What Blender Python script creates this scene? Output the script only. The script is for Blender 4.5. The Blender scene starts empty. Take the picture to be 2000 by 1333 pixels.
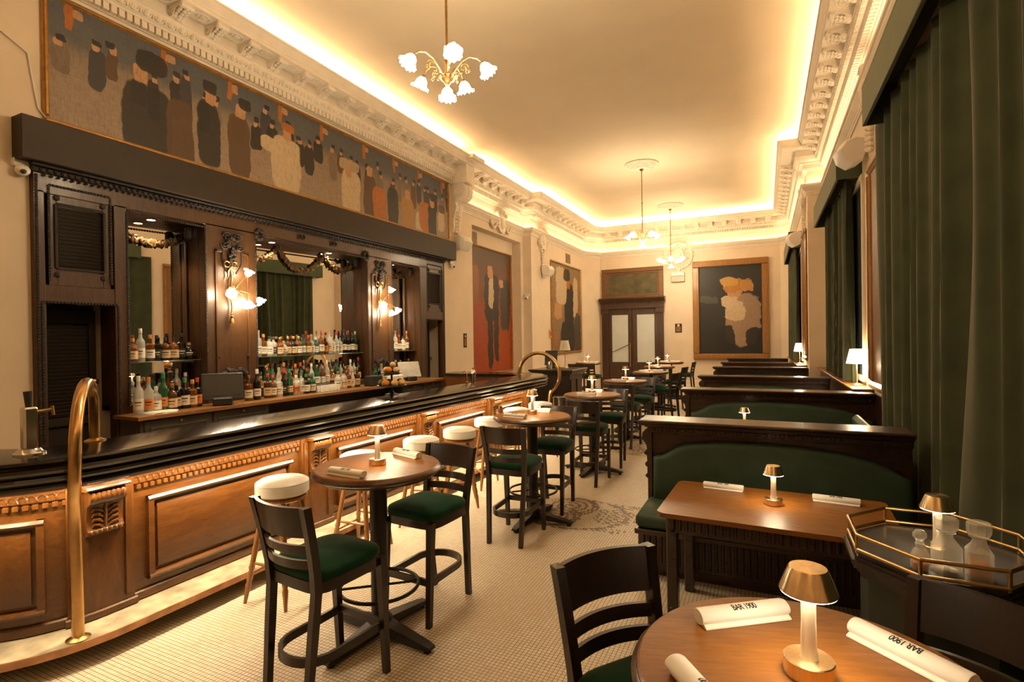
import bpy, bmesh, math, random
from math import pi, sin, cos, radians
from mathutils import Vector, Matrix

sc = bpy.context.scene
C = sc.collection
random.seed(7)

# ------------------------------------------------------------------ camera
F_PX, YAW, PITCH, ROLL, CAM_H = 1033.05, radians(25.581), radians(-0.2585), radians(-0.861), 1.8
fw = Vector((-sin(YAW) * cos(PITCH), cos(YAW) * cos(PITCH), sin(PITCH)))
rt = Vector((cos(YAW), sin(YAW), 0))
up = rt.cross(fw)
rt2 = cos(ROLL) * rt + sin(ROLL) * up
up2 = -sin(ROLL) * rt + cos(ROLL) * up
cam_d = bpy.data.cameras.new('camera')
cam_d.sensor_width = 36.0
cam_d.lens = F_PX * 36.0 / 2000.0
cam_d.clip_start, cam_d.clip_end = 0.05, 100
cam = bpy.data.objects.new('camera', cam_d)
C.objects.link(cam)
m3 = Matrix((rt2, up2, -fw)).transposed()
cam.matrix_world = Matrix.Translation((0, 0, CAM_H)) @ m3.to_4x4()
sc.camera = cam

# ------------------------------------------------------------------ world, exposure, lights
world = bpy.data.worlds.new('World')
sc.world = world
world.use_nodes = True
world.node_tree.nodes['Background'].inputs[0].default_value = (0.02, 0.014, 0.008, 1)
world.node_tree.nodes['Background'].inputs[1].default_value = 0.3
sc.view_settings.view_transform = 'Standard'
sc.view_settings.look = 'None'
sc.view_settings.gamma = 1.0
sc.view_settings.use_curve_mapping = False
sc.view_settings.exposure = 1.38
sc.cycles.use_denoising = True
sc.cycles.max_bounces = 8
sc.cycles.diffuse_bounces = 4
sc.cycles.glossy_bounces = 4
sc.cycles.transmission_bounces = 6
sc.cycles.caustics_reflective = False
sc.cycles.caustics_refractive = False
sc.cycles.sample_clamp_indirect = 4.0

WARM = (1.0, 0.64, 0.30)
WARM2 = (1.0, 0.74, 0.44)
COVE_UP = 5.6       # W per metre of cove strip
COVE_LOW = 1.3
BAR_LED = 7.5


def strip_light(name, p0, p1, width, w_per_m, col, direction, spread=pi):
    """rectangular area light lying between two points, shining along direction"""
    p0, p1 = Vector(p0), Vector(p1)
    L = (p1 - p0).length
    ld = bpy.data.lights.new(name, 'AREA')
    ld.shape = 'RECTANGLE'
    ld.size, ld.size_y = L, width
    ld.energy = w_per_m * L
    ld.color = col
    ld.spread = spread
    o = bpy.data.objects.new(name, ld)
    x = (p1 - p0).normalized()
    z = -Vector(direction).normalized()
    y = z.cross(x).normalized()
    z = x.cross(y).normalized()
    o.matrix_world = Matrix.Translation((p0 + p1) / 2) @ Matrix((x, y, z)).transposed().to_4x4()
    C.objects.link(o)
    return o


# wall line of the room, going up the left side, across the end and back down the right side (room on the right hand)
XL, XL2, YE, XR, XR2 = -6.0, -5.75, 18.5, 1.15, 0.8
WALL_A = [(XL, -4.0), (XL, 9.75)]
WALL_B = [(XL, 9.75), (XL, 13.3), (XL2, 13.3), (XL2, 17.8), (-5.29, YE), (0.45, YE), (XR2, 18.1), (XR2, 12.25), (XR, 12.25), (XR, -4.0)]
WALL_ALL = [(XL, -4.0)] + WALL_B[1:]
ZC = 5.82          # ceiling
Z_COR = 5.10       # underside of the cornice


def inset(path, d):
    out = []
    n = len(path)
    for i, p in enumerate(path):
        p = Vector(p)
        ds = []
        if i > 0:
            ds.append((p - Vector(path[i - 1])).normalized())
        if i < n - 1:
            ds.append((Vector(path[i + 1]) - p).normalized())
        ns = [Vector((t.y, -t.x)) for t in ds]
        if len(ns) == 1:
            m = ns[0]
        else:
            b = (ns[0] + ns[1])
            m = b / (1 + ns[0].dot(ns[1]))
        out.append(p + m * d)
    return out


_p = inset(WALL_ALL, 0.27)
for i in range(len(_p) - 1):
    a, b = _p[i], _p[i + 1]
    if (b - a).length > 0.3:
        strip_light('cove_light', (a.x, a.y, 5.585), (b.x, b.y, 5.585), 0.05, COVE_UP, WARM2, (0, 0, 1))
_p = inset(WALL_B, 0.075)
for i in range(len(_p) - 1):
    a, b = _p[i], _p[i + 1]
    if (b - a).length > 0.2:
        strip_light('rail_cove_light', (a.x, a.y, 4.80), (b.x, b.y, 4.80), 0.03, COVE_LOW, WARM2, (0, 0, 1))


# ------------------------------------------------------------------ mesh helpers
class MB:
    def __init__(s):
        s.v, s.f, s.M = [], [], None

    def add(s, vs, fs):
        o = len(s.v)
        if s.M is not None:
            vs = [s.M @ Vector(p) for p in vs]
        s.v += [tuple(p) for p in vs]
        s.f += [tuple(i + o for i in f) for f in fs]
        return s

    def box(s, x0, x1, y0, y1, z0, z1, b=0.0):
        lo, hi = (min(x0, x1), min(y0, y1), min(z0, z1)), (max(x0, x1), max(y0, y1), max(z0, z1))
        if b <= 0:
            vs = [(x, y, z) for x in (lo[0], hi[0]) for y in (lo[1], hi[1]) for z in (lo[2], hi[2])]
            return s.add(vs, [(0, 1, 3, 2), (4, 6, 7, 5), (0, 4, 5, 1), (2, 3, 7, 6), (0, 2, 6, 4), (1, 5, 7, 3)])
        b = min(b, 0.49 * min(hi[k] - lo[k] for k in range(3)))
        vs, ix = [], {}
        for sx in (0, 1):
            for sy in (0, 1):
                for sz in (0, 1):
                    sg = (sx, sy, sz)
                    for a in range(3):
                        p = []
                        for k in range(3):
                            e = hi[k] if sg[k] else lo[k]
                            if k != a:
                                e += -b if sg[k] else b
                            p.append(e)
                        ix[sg + (a,)] = len(vs)
                        vs.append(p)
        fs = []
        for a in range(3):
            o = [k for k in range(3) if k != a]
            for sa in (0, 1):
                q = []
                for (i, j) in ((0, 0), (1, 0), (1, 1), (0, 1)):
                    sg = [0, 0, 0]
                    sg[a], sg[o[0]], sg[o[1]] = sa, i, j
                    q.append(ix[tuple(sg) + (a,)])
                fs.append(tuple(q))
        for c in range(3):
            a, bb = [k for k in range(3) if k != c]
            for sa in (0, 1):
                for sb in (0, 1):
                    sg0 = [0, 0, 0]
                    sg0[a], sg0[bb] = sa, sb
                    sg1 = list(sg0)
                    sg1[c] = 1
                    fs.append((ix[tuple(sg0) + (a,)], ix[tuple(sg1) + (a,)], ix[tuple(sg1) + (bb,)], ix[tuple(sg0) + (bb,)]))
        for sx in (0, 1):
            for sy in (0, 1):
                for sz in (0, 1):
                    fs.append(tuple(ix[(sx, sy, sz, a)] for a in range(3)))
        return s.add(vs, fs)

    def lathe(s, prof, n=20, c=(0, 0, 0), wob=None, a0=0.0, a1=None):
        vs, fs = [], []
        full = a1 is None
        na = n if full else n + 1
        rng = 2 * pi if full else (a1 - a0)
        for j, (r, z) in enumerate(prof):
            for i in range(na):
                t = a0 + rng * i / n
                rr, zz = r, z
                if wob:
                    rr, zz = wob(t, j, r, z)
                vs.append((c[0] + rr * cos(t), c[1] + rr * sin(t), c[2] + zz))
        for j in range(len(prof) - 1):
            for i in range(n):
                i2 = (i + 1) % n if full else i + 1
                fs.append((j * na + i, j * na + i2, (j + 1) * na + i2, (j + 1) * na + i))
        if full:
            if prof[0][0] > 1e-5:
                fs.append(tuple(range(n))[::-1])
            if prof[-1][0] > 1e-5:
                fs.append(tuple(range((len(prof) - 1) * n, len(prof) * n)))
        return s.add(vs, fs)

    def tube(s, pts, r, n=8, closed=False, flat=None):
        pts = [Vector(p) for p in pts]
        N = len(pts)
        rs = r if isinstance(r, (list, tuple)) else [r] * N
        vs, fs = [], []
        nrm = None
        for i, p in enumerate(pts):
            if closed:
                t = (pts[(i + 1) % N] - pts[i - 1]).normalized()
            else:
                t = (pts[min(i + 1, N - 1)] - pts[max(i - 1, 0)]).normalized()
            if nrm is None:
                ref = Vector((0, 0, 1)) if abs(t.z) < 0.9 else Vector((1, 0, 0))
                nrm = (ref - t * ref.dot(t)).normalized()
            else:
                nrm = (nrm - t * nrm.dot(t))
                nrm = nrm.normalized() if nrm.length > 1e-6 else t.orthogonal().normalized()
            bn = t.cross(nrm)
            for k in range(n):
                a = 2 * pi * k / n
                ra = rs[i]
                if flat:
                    vs.append(p + nrm * (cos(a) * flat[0]) + bn * (sin(a) * flat[1]))
                else:
                    vs.append(p + nrm * (cos(a) * ra) + bn * (sin(a) * ra))
        M = N if closed else N - 1
        for i in range(M):
            j = (i + 1) % N
            for k in range(n):
                k2 = (k + 1) % n
                fs.append((i * n + k, i * n + k2, j * n + k2, j * n + k))
        if not closed:
            fs.append(tuple(range(n))[::-1])
            fs.append(tuple(range((N - 1) * n, N * n)))
        return s.add(vs, fs)

    def rod(s, a, b, r, n=8, r2=None):
        return s.tube([a, b], [r, r if r2 is None else r2], n)

    def sweep(s, path, prof):
        """closed (d, z) outline carried along an xy path; d is measured to the right of the path"""
        vs, fs = [], []
        rows = [inset(path, d) for d, z in prof]
        n = len(prof)
        for i in range(len(path)):
            for k in range(n):
                q = rows[k][i]
                vs.append((q.x, q.y, prof[k][1]))
        for i in range(len(path) - 1):
            for k in range(n):
                k2 = (k + 1) % n
                fs.append((i * n + k, i * n + k2, (i + 1) * n + k2, (i + 1) * n + k))
        fs.append(tuple(range(n)))
        fs.append(tuple(range((len(path) - 1) * n, len(path) * n))[::-1])
        return s.add(vs, fs)

    def extr(s, poly, axis, a0, a1):
        n = len(poly)
        vs = []
        for a in (a0, a1):
            for (p, q) in poly:
                vs.append({'x': (a, p, q), 'y': (p, a, q), 'z': (p, q, a)}[axis])
        fs = [tuple(range(n)), tuple(range(n, 2 * n))[::-1]]
        for k in range(n):
            k2 = (k + 1) % n
            fs.append((k, k2, n + k2, n + k))
        return s.add(vs, fs)

    def ell(s, c, r, nu=12, nv=7):
        prof = []
        vs, fs = [], []
        for j in range(nv + 1):
            ph = -pi / 2 + pi * j / nv
            for i in range(nu):
                t = 2 * pi * i / nu
                vs.append((c[0] + r[0] * cos(ph) * cos(t), c[1] + r[1] * cos(ph) * sin(t), c[2] + r[2] * sin(ph)))
        for j in range(nv):
            for i in range(nu):
                i2 = (i + 1) % nu
                fs.append((j * nu + i, j * nu + i2, (j + 1) * nu + i2, (j + 1) * nu + i))
        return s.add(vs, fs)

    def bar(s, a, b, w, h, up=(0, 0, 1)):
        """rectangular beam from a to b, w across and h along up"""
        a, b = Vector(a), Vector(b)
        t = (b - a).normalized()
        upv = Vector(up)
        sd = t.cross(upv).normalized()
        u2 = sd.cross(t).normalized()
        vs = []
        for p in (a, b):
            for (i, j) in ((-1, -1), (1, -1), (1, 1), (-1, 1)):
                vs.append(p + sd * (i * w / 2) + u2 * (j * h / 2))
        return s.add(vs, [(0, 1, 2, 3), (7, 6, 5, 4), (0, 4, 5, 1), (1, 5, 6, 2), (2, 6, 7, 3), (3, 7, 4, 0)])

    def mesh(s, name, smooth=35):
        me = bpy.data.meshes.new(name)
        me.from_pydata(s.v, [], s.f)
        bm = bmesh.new()
        bm.from_mesh(me)
        bmesh.ops.remove_doubles(bm, verts=bm.verts, dist=1e-6)
        bmesh.ops.recalc_face_normals(bm, faces=bm.faces)
        bm.to_mesh(me)
        bm.free()
        if smooth:
            me.shade_smooth()
            me.set_sharp_from_angle(angle=radians(smooth))
        return me

    def build(s, name, m, parent=None, smooth=35, loc=None, rot=None):
        me = s.mesh(name, smooth)
        me.materials.append(m)
        return link(name, me, parent, loc, rot)


def link(name, me, parent=None, loc=None, rot=None):
    o = bpy.data.objects.new(name, me)
    C.objects.link(o)
    if parent is not None:
        o.parent = parent
    if loc is not None:
        o.location = loc
    if rot is not None:
        o.rotation_euler = rot
    return o


def tag(o, label=None, cat=None, group=None, kind=None):
    if label:
        o['label'] = label
    if cat:
        o['category'] = cat
    if group:
        o['group'] = group
    if kind:
        o['kind'] = kind
    return o


def thing(name, label, cat, loc=(0, 0, 0), rz=0.0, group=None):
    o = bpy.data.objects.new(name, None)
    o.empty_display_size = 0.05
    C.objects.link(o)
    o.location = loc
    o.rotation_euler = (0, 0, rz)
    return tag(o, label, cat, group)


def dup(root, loc, rz, label, group=None):
    def cp(o, par):
        c = o.copy()
        C.objects.link(c)
        if par is not None:
            c.parent = par
        for ch in list(o.children):
            cp(ch, c)
        return c
    r = cp(root, None)
    r.location = loc
    r.rotation_euler = (0, 0, rz)
    tag(r, label, None, group)
    return r


def struct(o, label):
    o['label'] = label
    o['kind'] = 'structure'
    return o


# ------------------------------------------------------------------ materials
MATS = {}


def nodes_of(name):
    m = bpy.data.materials.new(name)
    m.use_nodes = True
    nt = m.node_tree
    return m, nt, nt.nodes['Principled BSDF']


def mixcol(nt, fac, a, b, mode='MIX'):
    n = nt.nodes.new('ShaderNodeMix')
    n.data_type = 'RGBA'
    n.blend_type = mode
    for sock, val in ((n.inputs[0], fac), (n.inputs[6], a), (n.inputs[7], b)):
        if hasattr(val, 'is_output'):
            nt.links.new(val, sock)
        elif isinstance(val, (int, float)):
            sock.default_value = val
        else:
            sock.default_value = tuple(val) + ((1,) if len(val) == 3 else ())
    return n.outputs[2]


def coords(nt, scale=(1, 1, 1), rot=(0, 0, 0), src='Object'):
    tc = nt.nodes.new('ShaderNodeTexCoord')
    mp = nt.nodes.new('ShaderNodeMapping')
    mp.inputs['Scale'].default_value = scale
    mp.inputs['Rotation'].default_value = rot
    nt.links.new(tc.outputs[src], mp.inputs['Vector'])
    return mp.outputs[0]


def noise(nt, vec, scale, detail=3, rough=0.5, dist=0.0):
    n = nt.nodes.new('ShaderNodeTexNoise')
    n.inputs['Scale'].default_value = scale
    n.inputs['Detail'].default_value = detail
    n.inputs['Roughness'].default_value = rough
    n.inputs['Distortion'].default_value = dist
    nt.links.new(vec, n.inputs['Vector'])
    return n.outputs[0]


def ramp(nt, fac, stops):
    r = nt.nodes.new('ShaderNodeValToRGB')
    while len(r.color_ramp.elements) < len(stops):
        r.color_ramp.elements.new(0.5)
    for e, (p, c) in zip(r.color_ramp.elements, stops):
        e.position = p
        e.color = tuple(c) + (1,) if len(c) == 3 else c
    nt.links.new(fac, r.inputs[0])
    return r.outputs[0]


def bump(nt, b, height, strength=0.2, dist=0.01):
    n = nt.nodes.new('ShaderNodeBump')
    n.inputs['Strength'].default_value = strength
    n.inputs['Distance'].default_value = dist
    nt.links.new(height, n.inputs['Height'])
    nt.links.new(n.outputs[0], b.inputs['Normal'])


def plain(name, col, rough=0.5, metal=0.0, var=0.12, vscale=8.0, spec=0.5, trans=0.0, coat=0.0, sheen=0.0, bumps=0.0, bscale=60.0, ior=1.45, alpha=1.0):
    if name in MATS:
        return MATS[name]
    m, nt, b = nodes_of(name)
    v = coords(nt)
    n = noise(nt, v, vscale, 3)
    lo = tuple(max(0, c * (1 - var)) for c in col)
    hi = tuple(min(1, c * (1 + var)) for c in col)
    nt.links.new(ramp(nt, n, [(0.3, lo), (0.7, hi)]), b.inputs['Base Color'])
    b.inputs['Roughness'].default_value = rough
    b.inputs['Metallic'].default_value = metal
    b.inputs['Specular IOR Level'].default_value = spec
    b.inputs['Transmission Weight'].default_value = trans
    b.inputs['IOR'].default_value = ior
    b.inputs['Alpha'].default_value = alpha
    b.inputs['Coat Weight'].default_value = coat
    b.inputs['Coat Roughness'].default_value = 0.12
    b.inputs['Sheen Weight'].default_value = sheen
    b.inputs['Sheen Roughness'].default_value = 0.35
    if bumps:
        bump(nt, b, noise(nt, v, bscale, 2), bumps, 0.004)
    MATS[name] = m
    return m


def wood(name, c1, c2, grain='z', rough=0.35, coat=0.3, scale=1.0, var=0.5):
    if name in MATS:
        return MATS[name]
    m, nt, b = nodes_of(name)
    st = {'x': (0.12, 1, 1), 'y': (1, 0.12, 1), 'z': (1, 1, 0.12)}[grain]
    v = coords(nt, tuple(22 * scale * k for k in st))
    n1 = noise(nt, v, 1.2, 5, 0.6, 0.6)
    v2 = coords(nt, tuple(110 * scale * k for k in st))
    n2 = noise(nt, v2, 1.0, 3, 0.6)
    base = ramp(nt, n1, [(0.25, c1), (0.75, c2)])
    dark = tuple(c * 0.55 for c in c1)
    col = mixcol(nt, ramp(nt, n2, [(0.35, (var, var, var)), (0.6, (0, 0, 0))]), base, dark)
    nt.links.new(col, b.inputs['Base Color'])
    nt.links.new(ramp(nt, n2, [(0.3, (rough + 0.1,) * 3), (0.7, (rough - 0.05,) * 3)]), b.inputs['Roughness'])
    b.inputs['Coat Weight'].default_value = coat
    b.inputs['Coat Roughness'].default_value = 0.15
    bump(nt, b, n2, 0.06, 0.003)
    MATS[name] = m
    return m


def glow(name, col, strength, base=(0.9, 0.85, 0.75)):
    if name in MATS:
        return MATS[name]
    m, nt, b = nodes_of(name)
    v = coords(nt)
    n = noise(nt, v, 30, 2)
    nt.links.new(ramp(nt, n, [(0.2, tuple(c * 0.92 for c in col)), (0.8, col)]), b.inputs['Emission Color'])
    b.inputs['Emission Strength'].default_value = strength
    b.inputs['Base Color'].default_value = base + (1,)
    b.inputs['Roughness'].default_value = 0.5
    MATS[name] = m
    return m


PLASTER = plain('plaster_wall', (0.76, 0.64, 0.50), 0.75, var=0.04, vscale=2.5, spec=0.25, bumps=0.05, bscale=40)
STUCCO = plain('moulded_stucco', (0.84, 0.75, 0.62), 0.65, var=0.04, vscale=6, spec=0.3)
CEIL = plain('ceiling_paint', (0.84, 0.70, 0.51), 0.85, var=0.03, vscale=1.5, spec=0.2, bumps=0.06, bscale=90)
WOOD_BAR_Y = wood('amber_wood_along', (0.075, 0.024, 0.004), (0.15, 0.057, 0.010), 'y', 0.3, 0.4)
WOOD_BAR_Z = wood('amber_wood_upright', (0.075, 0.024, 0.004), (0.15, 0.057, 0.010), 'z', 0.3, 0.4)
WOOD_DARK_Y = wood('dark_stained_wood_along', (0.010, 0.006, 0.004), (0.020, 0.011, 0.006), 'y', 0.26, 0.4, 0.6, 0.2)
LACQUER = plain('black_brown_lacquer', (0.011, 0.0075, 0.005), 0.17, var=0.2, vscale=3, coat=0.15)
WOOD_DARK_X = wood('dark_stained_wood_across', (0.012, 0.006, 0.004), (0.028, 0.012, 0.007), 'x', 0.3, 0.3)
WOOD_BB_Z = wood('walnut_panel_upright', (0.034, 0.0125, 0.0022), (0.085, 0.032, 0.0052), 'z', 0.42, 0.12)
WOOD_BB_Y = wood('walnut_panel_along', (0.06, 0.024, 0.008), (0.12, 0.048, 0.014), 'y', 0.4, 0.3)
WOOD_BB_D = wood('aged_dark_walnut', (0.010, 0.006, 0.003), (0.024, 0.012, 0.006), 'z', 0.7, 0.0)
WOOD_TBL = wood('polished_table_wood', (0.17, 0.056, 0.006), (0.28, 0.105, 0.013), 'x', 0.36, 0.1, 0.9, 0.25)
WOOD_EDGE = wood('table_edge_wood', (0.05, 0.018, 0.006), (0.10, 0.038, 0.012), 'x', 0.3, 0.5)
WOOD_CHAIR = wood('chair_dark_wood', (0.012, 0.005, 0.0024), (0.027, 0.011, 0.005), 'z', 0.36, 0.2)
WOOD_STOOL = wood('honey_turned_wood', (0.22, 0.09, 0.022), (0.38, 0.17, 0.045), 'z', 0.35, 0.4)
WOOD_BOOTH = wood('booth_mahogany', (0.024, 0.008, 0.004), (0.05, 0.017, 0.0065), 'x', 0.3, 0.3)
WOOD_FRAME = wood('gilt_brown_frame', (0.27, 0.115, 0.022), (0.42, 0.20, 0.045), 'z', 0.4, 0.3)
WOOD_COUNTER = wood('counter_wood', (0.20, 0.09, 0.025), (0.34, 0.16, 0.05), 'y', 0.35, 0.4)
GREY_CAB = plain('grey_painted_cabinet', (0.06, 0.055, 0.045), 0.5, var=0.15)
BRASS = plain('aged_brass', (0.50, 0.31, 0.13), 0.28, 1.0, var=0.15, vscale=12)
def streaked(name, c1, c2, rough):
    m, nt, b = nodes_of(name)
    n = noise(nt, coords(nt, (160, 160, 0.6)), 1.0, 2, 0.5)
    nt.links.new(ramp(nt, n, [(0.35, c1), (0.65, c2)]), b.inputs['Base Color'])  # faint streaks in the base colour stand in for brushed reflections
    b.inputs['Metallic'].default_value = 1.0
    b.inputs['Roughness'].default_value = rough
    b.inputs['Anisotropic'].default_value = 0.7
    b.inputs['Anisotropic Rotation'].default_value = 0.25
    tg = nt.nodes.new('ShaderNodeTangent')
    tg.direction_type, tg.axis = 'RADIAL', 'Z'
    nt.links.new(tg.outputs[0], b.inputs['Tangent'])
    return m


BRASS_B = streaked('brushed_brass_reflection_streaks', (0.72, 0.55, 0.34), (0.80, 0.62, 0.40), 0.27)
BRASS_D = plain('gilt_bronze', (0.34, 0.20, 0.07), 0.35, 1.0, var=0.25, vscale=20)
STEEL = plain('polished_steel', (0.62, 0.60, 0.56), 0.15, 1.0, var=0.05)
BLACK = plain('black_enamel', (0.012, 0.011, 0.01), 0.4, var=0.2)
BLACK_PL = plain('black_plastic', (0.02, 0.019, 0.018), 0.45, var=0.2)
SCREEN = plain('dim_screen', (0.030, 0.028, 0.025), 0.35, var=0.1)
WHITE_VINYL = plain('white_vinyl', (0.80, 0.78, 0.72), 0.35, var=0.03, spec=0.5)
WHITE_PL = plain('white_plastic', (0.78, 0.74, 0.68), 0.45, var=0.03)
VELVET_G = plain('green_velvet_seat', (0.007, 0.038, 0.018), 0.8, var=0.3, vscale=5, spec=0.1, sheen=0.22)
LEATHER_G = plain('green_leather', (0.038, 0.064, 0.042), 0.5, var=0.15, vscale=6, spec=0.25, bumps=0.08, bscale=220)
CURTAIN = plain('green_velvet_curtain', (0.048, 0.055, 0.028), 0.85, var=0.15, vscale=4, spec=0.1, sheen=0.35)
VALANCE = plain('green_valance_cloth', (0.075, 0.095, 0.048), 0.8, var=0.1, vscale=5, spec=0.15, sheen=0.4)
LINEN = plain('white_linen', (0.85, 0.82, 0.76), 0.85, var=0.03, bumps=0.1, bscale=300)
INK = plain('black_ink', (0.02, 0.02, 0.02), 0.7)
PAPER = plain('white_paper', (0.85, 0.82, 0.75), 0.7, var=0.02)
GLASS = plain('clear_glass', (0.95, 0.95, 0.90), 0.03, var=0.0, alpha=0.38, spec=1.0)
GLASS_E = plain('green_edge_glass', (0.72, 0.92, 0.85), 0.05, trans=0.9, var=0.03)
FROST = plain('frosted_glass', (0.62, 0.66, 0.66), 0.45, var=0.06, vscale=3, spec=0.6)
MIRROR = plain('mirror_silver', (0.90, 0.90, 0.88), 0.015, 1.0, var=0.0)
FLOWER = glow('lit_tulip_glass', (1.0, 0.80, 0.52), 60.0)
LAMP_GLOW = glow('lamp_light_ring', (1.0, 0.86, 0.62), 14.0)
SHADE_LIT = glow('lit_fabric_shade', (1.0, 0.80, 0.50), 5.0)
SHADE_OFF = plain('cream_fabric_shade', (0.82, 0.74, 0.60), 0.8)
SPOT_GLOW = glow('downlight_lens', (1.0, 0.85, 0.6), 12.0)
LED_TAPE = glow('led_tape', (1.0, 0.85, 0.6), 10.0)
GOLD_LEAF = plain('gilded_carving', (0.10, 0.052, 0.018), 0.45, 0.35, var=0.4, vscale=25)

# ------------------------------------------------------------------ room shell
def floor_mat():
    m, nt, b = nodes_of('mosaic_floor')
    v = coords(nt)
    br = nt.nodes.new('ShaderNodeTexBrick')
    br.offset = 0.0
    br.squash = 1.0
    for k, val in (('Scale', 1.0), ('Mortar Size', 0.0021), ('Mortar Smooth', 0.2), ('Bias', 0.0), ('Brick Width', 0.0245), ('Row Height', 0.0245)):
        br.inputs[k].default_value = val
    br.inputs['Color1'].default_value = (0.72, 0.63, 0.50, 1)
    br.inputs['Color2'].default_value = (0.62, 0.53, 0.40, 1)
    br.inputs['Mortar'].default_value = (0.17, 0.12, 0.07, 1)
    nt.links.new(v, br.inputs['Vector'])
    st = ramp(nt, noise(nt, v, 1.1, 4, 0.6, 0.4), [(0.48, (0, 0, 0)), (0.72, (0.55, 0.55, 0.55))])
    col = mixcol(nt, st, br.outputs['Color'], (0.50, 0.36, 0.23))
    col = mixcol(nt, ramp(nt, noise(nt, v, 26, 2), [(0.66, (0, 0, 0)), (0.74, (0.5, 0.5, 0.5))]), col, (0.35, 0.27, 0.18))
    nt.links.new(col, b.inputs['Base Color'])
    b.inputs['Roughness'].default_value = 0.45
    b.inputs['Specular IOR Level'].default_value = 0.4
    inv = nt.nodes.new('ShaderNodeMath')
    inv.operation = 'SUBTRACT'
    inv.inputs[0].default_value = 1.0
    nt.links.new(br.outputs['Fac'], inv.inputs[1])
    bump(nt, b, inv.outputs[0], 0.35, 0.002)
    return m


floor = struct(MB().box(-6.6, 1.5, -4.2, 18.7, -0.1, 0).build('floor', floor_mat(), smooth=0), 'pale mosaic floor of small square cream tiles')
struct(MB().box(-6.6, 1.5, -4.2, 18.7, ZC, ZC + 0.15).build('ceiling', CEIL, smooth=0), 'plain warm cream plaster ceiling lit from its edges')

# dark mosaic medallions let into the floor
TILE_DK = plain('brown_mosaic_tile', (0.16, 0.10, 0.06), 0.45, var=0.3, vscale=40)


def motif_mesh():
    g = 0.0245
    mb = MB()
    rnd = random.Random(3)
    for i in range(-30, 31):
        for j in range(-26, 27):
            x, y = i * g, j * g
            keep = False
            for (cx, cy, s) in ((-0.12, 0.20, 1), (-0.20, -0.16, -1)):
                dx, dy = x - cx, y - cy
                r, t = math.hypot(dx, dy), math.atan2(dy, dx) * s
                if r < 0.27:
                    k = (r / 0.075 - t / (2 * pi)) % 1.0
                    keep |= k < 0.42
                elif r < 0.30 and dx > -0.05:
                    keep = True
            r0 = math.hypot(x * 0.85, y)
            if 0.43 < r0 < 0.47 and x > -0.3:
                keep |= (i + j) % 5 != 0
            if x > 0.22:
                q = math.hypot(x - 0.40, y - 0.02)
                if q < 0.24:
                    keep |= (sin(i * 1.7) * cos(j * 1.9) > 0.12)
                elif 0.3 < x < 0.6 and abs(abs(y) - 0.36) < 0.06:
                    keep |= rnd.random() < 0.5
            if keep:
                h = g * 0.46
                mb.add([(x - h, y - h, 0.0007), (x + h, y - h, 0.0007), (x + h, y + h, 0.0007), (x - h, y + h, 0.0007)], [(0, 1, 2, 3)])
    me = mb.mesh('motif_tiles', 0)
    me.materials.append(TILE_DK)
    return me


_mm = motif_mesh()
for k, (x, y) in enumerate(((-1.78, 5.16), (-1.78, 8.5), (-1.78, 11.8))):
    o = link('motif_tiles', _mm, floor, (x, y, 0))
    o['kind'] = 'stuff'
    o['label'] = 'brown scroll motif laid in mosaic tiles'

# walls
w = MB()
w.box(-6.6, -6.4, 2.4, 9.3, 0, 3.5)
w.box(-6.6, XL, -4.2, 2.45, 0, ZC)
w.box(-6.6, XL, 2.45, 9.25, 3.45, ZC)
w.box(-6.6, XL, 9.25, 10.5, 0, ZC)
w.box(-6.6, -6.25, 10.5, 13.15, 0, ZC)
w.box(-6.3, XL, 10.5, 13.15, 4.42, ZC)
w.box(-6.6, XL, 13.15, 13.3, 0, ZC)
w.box(-6.6, XL2, 13.3, 18.7, 0, ZC)
w.extr([(-5.75, 17.8), (-5.29, 18.5), (-5.3, 18.7), (-5.8, 18.7), (-5.8, 17.8)], 'z', 0, ZC)
wall_l = struct(w.build('wall_left', PLASTER, smooth=0), 'warm cream plaster wall behind the bar and the tall paintings')
wall_e = struct(MB().box(-5.8, 1.5, 18.5, 18.7, 0, ZC).build('wall_end', PLASTER, smooth=0), 'cream plaster end wall with the double doors')
w = MB()
w.box(XR, 1.5, -4.2, 12.25, 0, ZC)
w.box(XR2, 1.5, 12.25, 18.5, 0, ZC)
w.extr([(XR2, 18.1), (0.45, 18.5), (0.9, 18.5), (0.9, 18.1)], 'z', 0, ZC)
wall_r = struct(w.build('wall_right', PLASTER, smooth=0), 'cream plaster wall behind the green curtains')
struct(MB().box(-6.0, XR, -4.2, -4.0, 0, ZC).build('wall_back', PLASTER, smooth=0), 'plaster wall at the near end of the room')
struct(MB().box(1.128, XR, -4.0, 7.42, 0, 1.1).build('trim_4', WOOD_BOOTH, smooth=0), 'dark wood wainscot added over the lamp-lit window wall behind the curtain')  # panel added to darken the lamp-lit wall past the curtain
b = MB()
b.sweep([(-5.29, 18.5), (0.45, 18.5)], [(0, 0), (0.03, 0), (0.03, 0.14), (0.015, 0.16), (0.015, 0.3), (0, 0.32)])
struct(b.build('baseboard_end', PLASTER), 'painted baseboard along the end wall')
b = MB()
b.sweep([(XL2, 13.3), (XL2, 17.8), (-5.29, 18.5)], [(0, 0), (0.03, 0), (0.03, 0.14), (0.015, 0.16), (0.015, 0.3), (0, 0.32)])
struct(b.build('baseboard_left', PLASTER), 'painted baseboard under the tall paintings')

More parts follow.
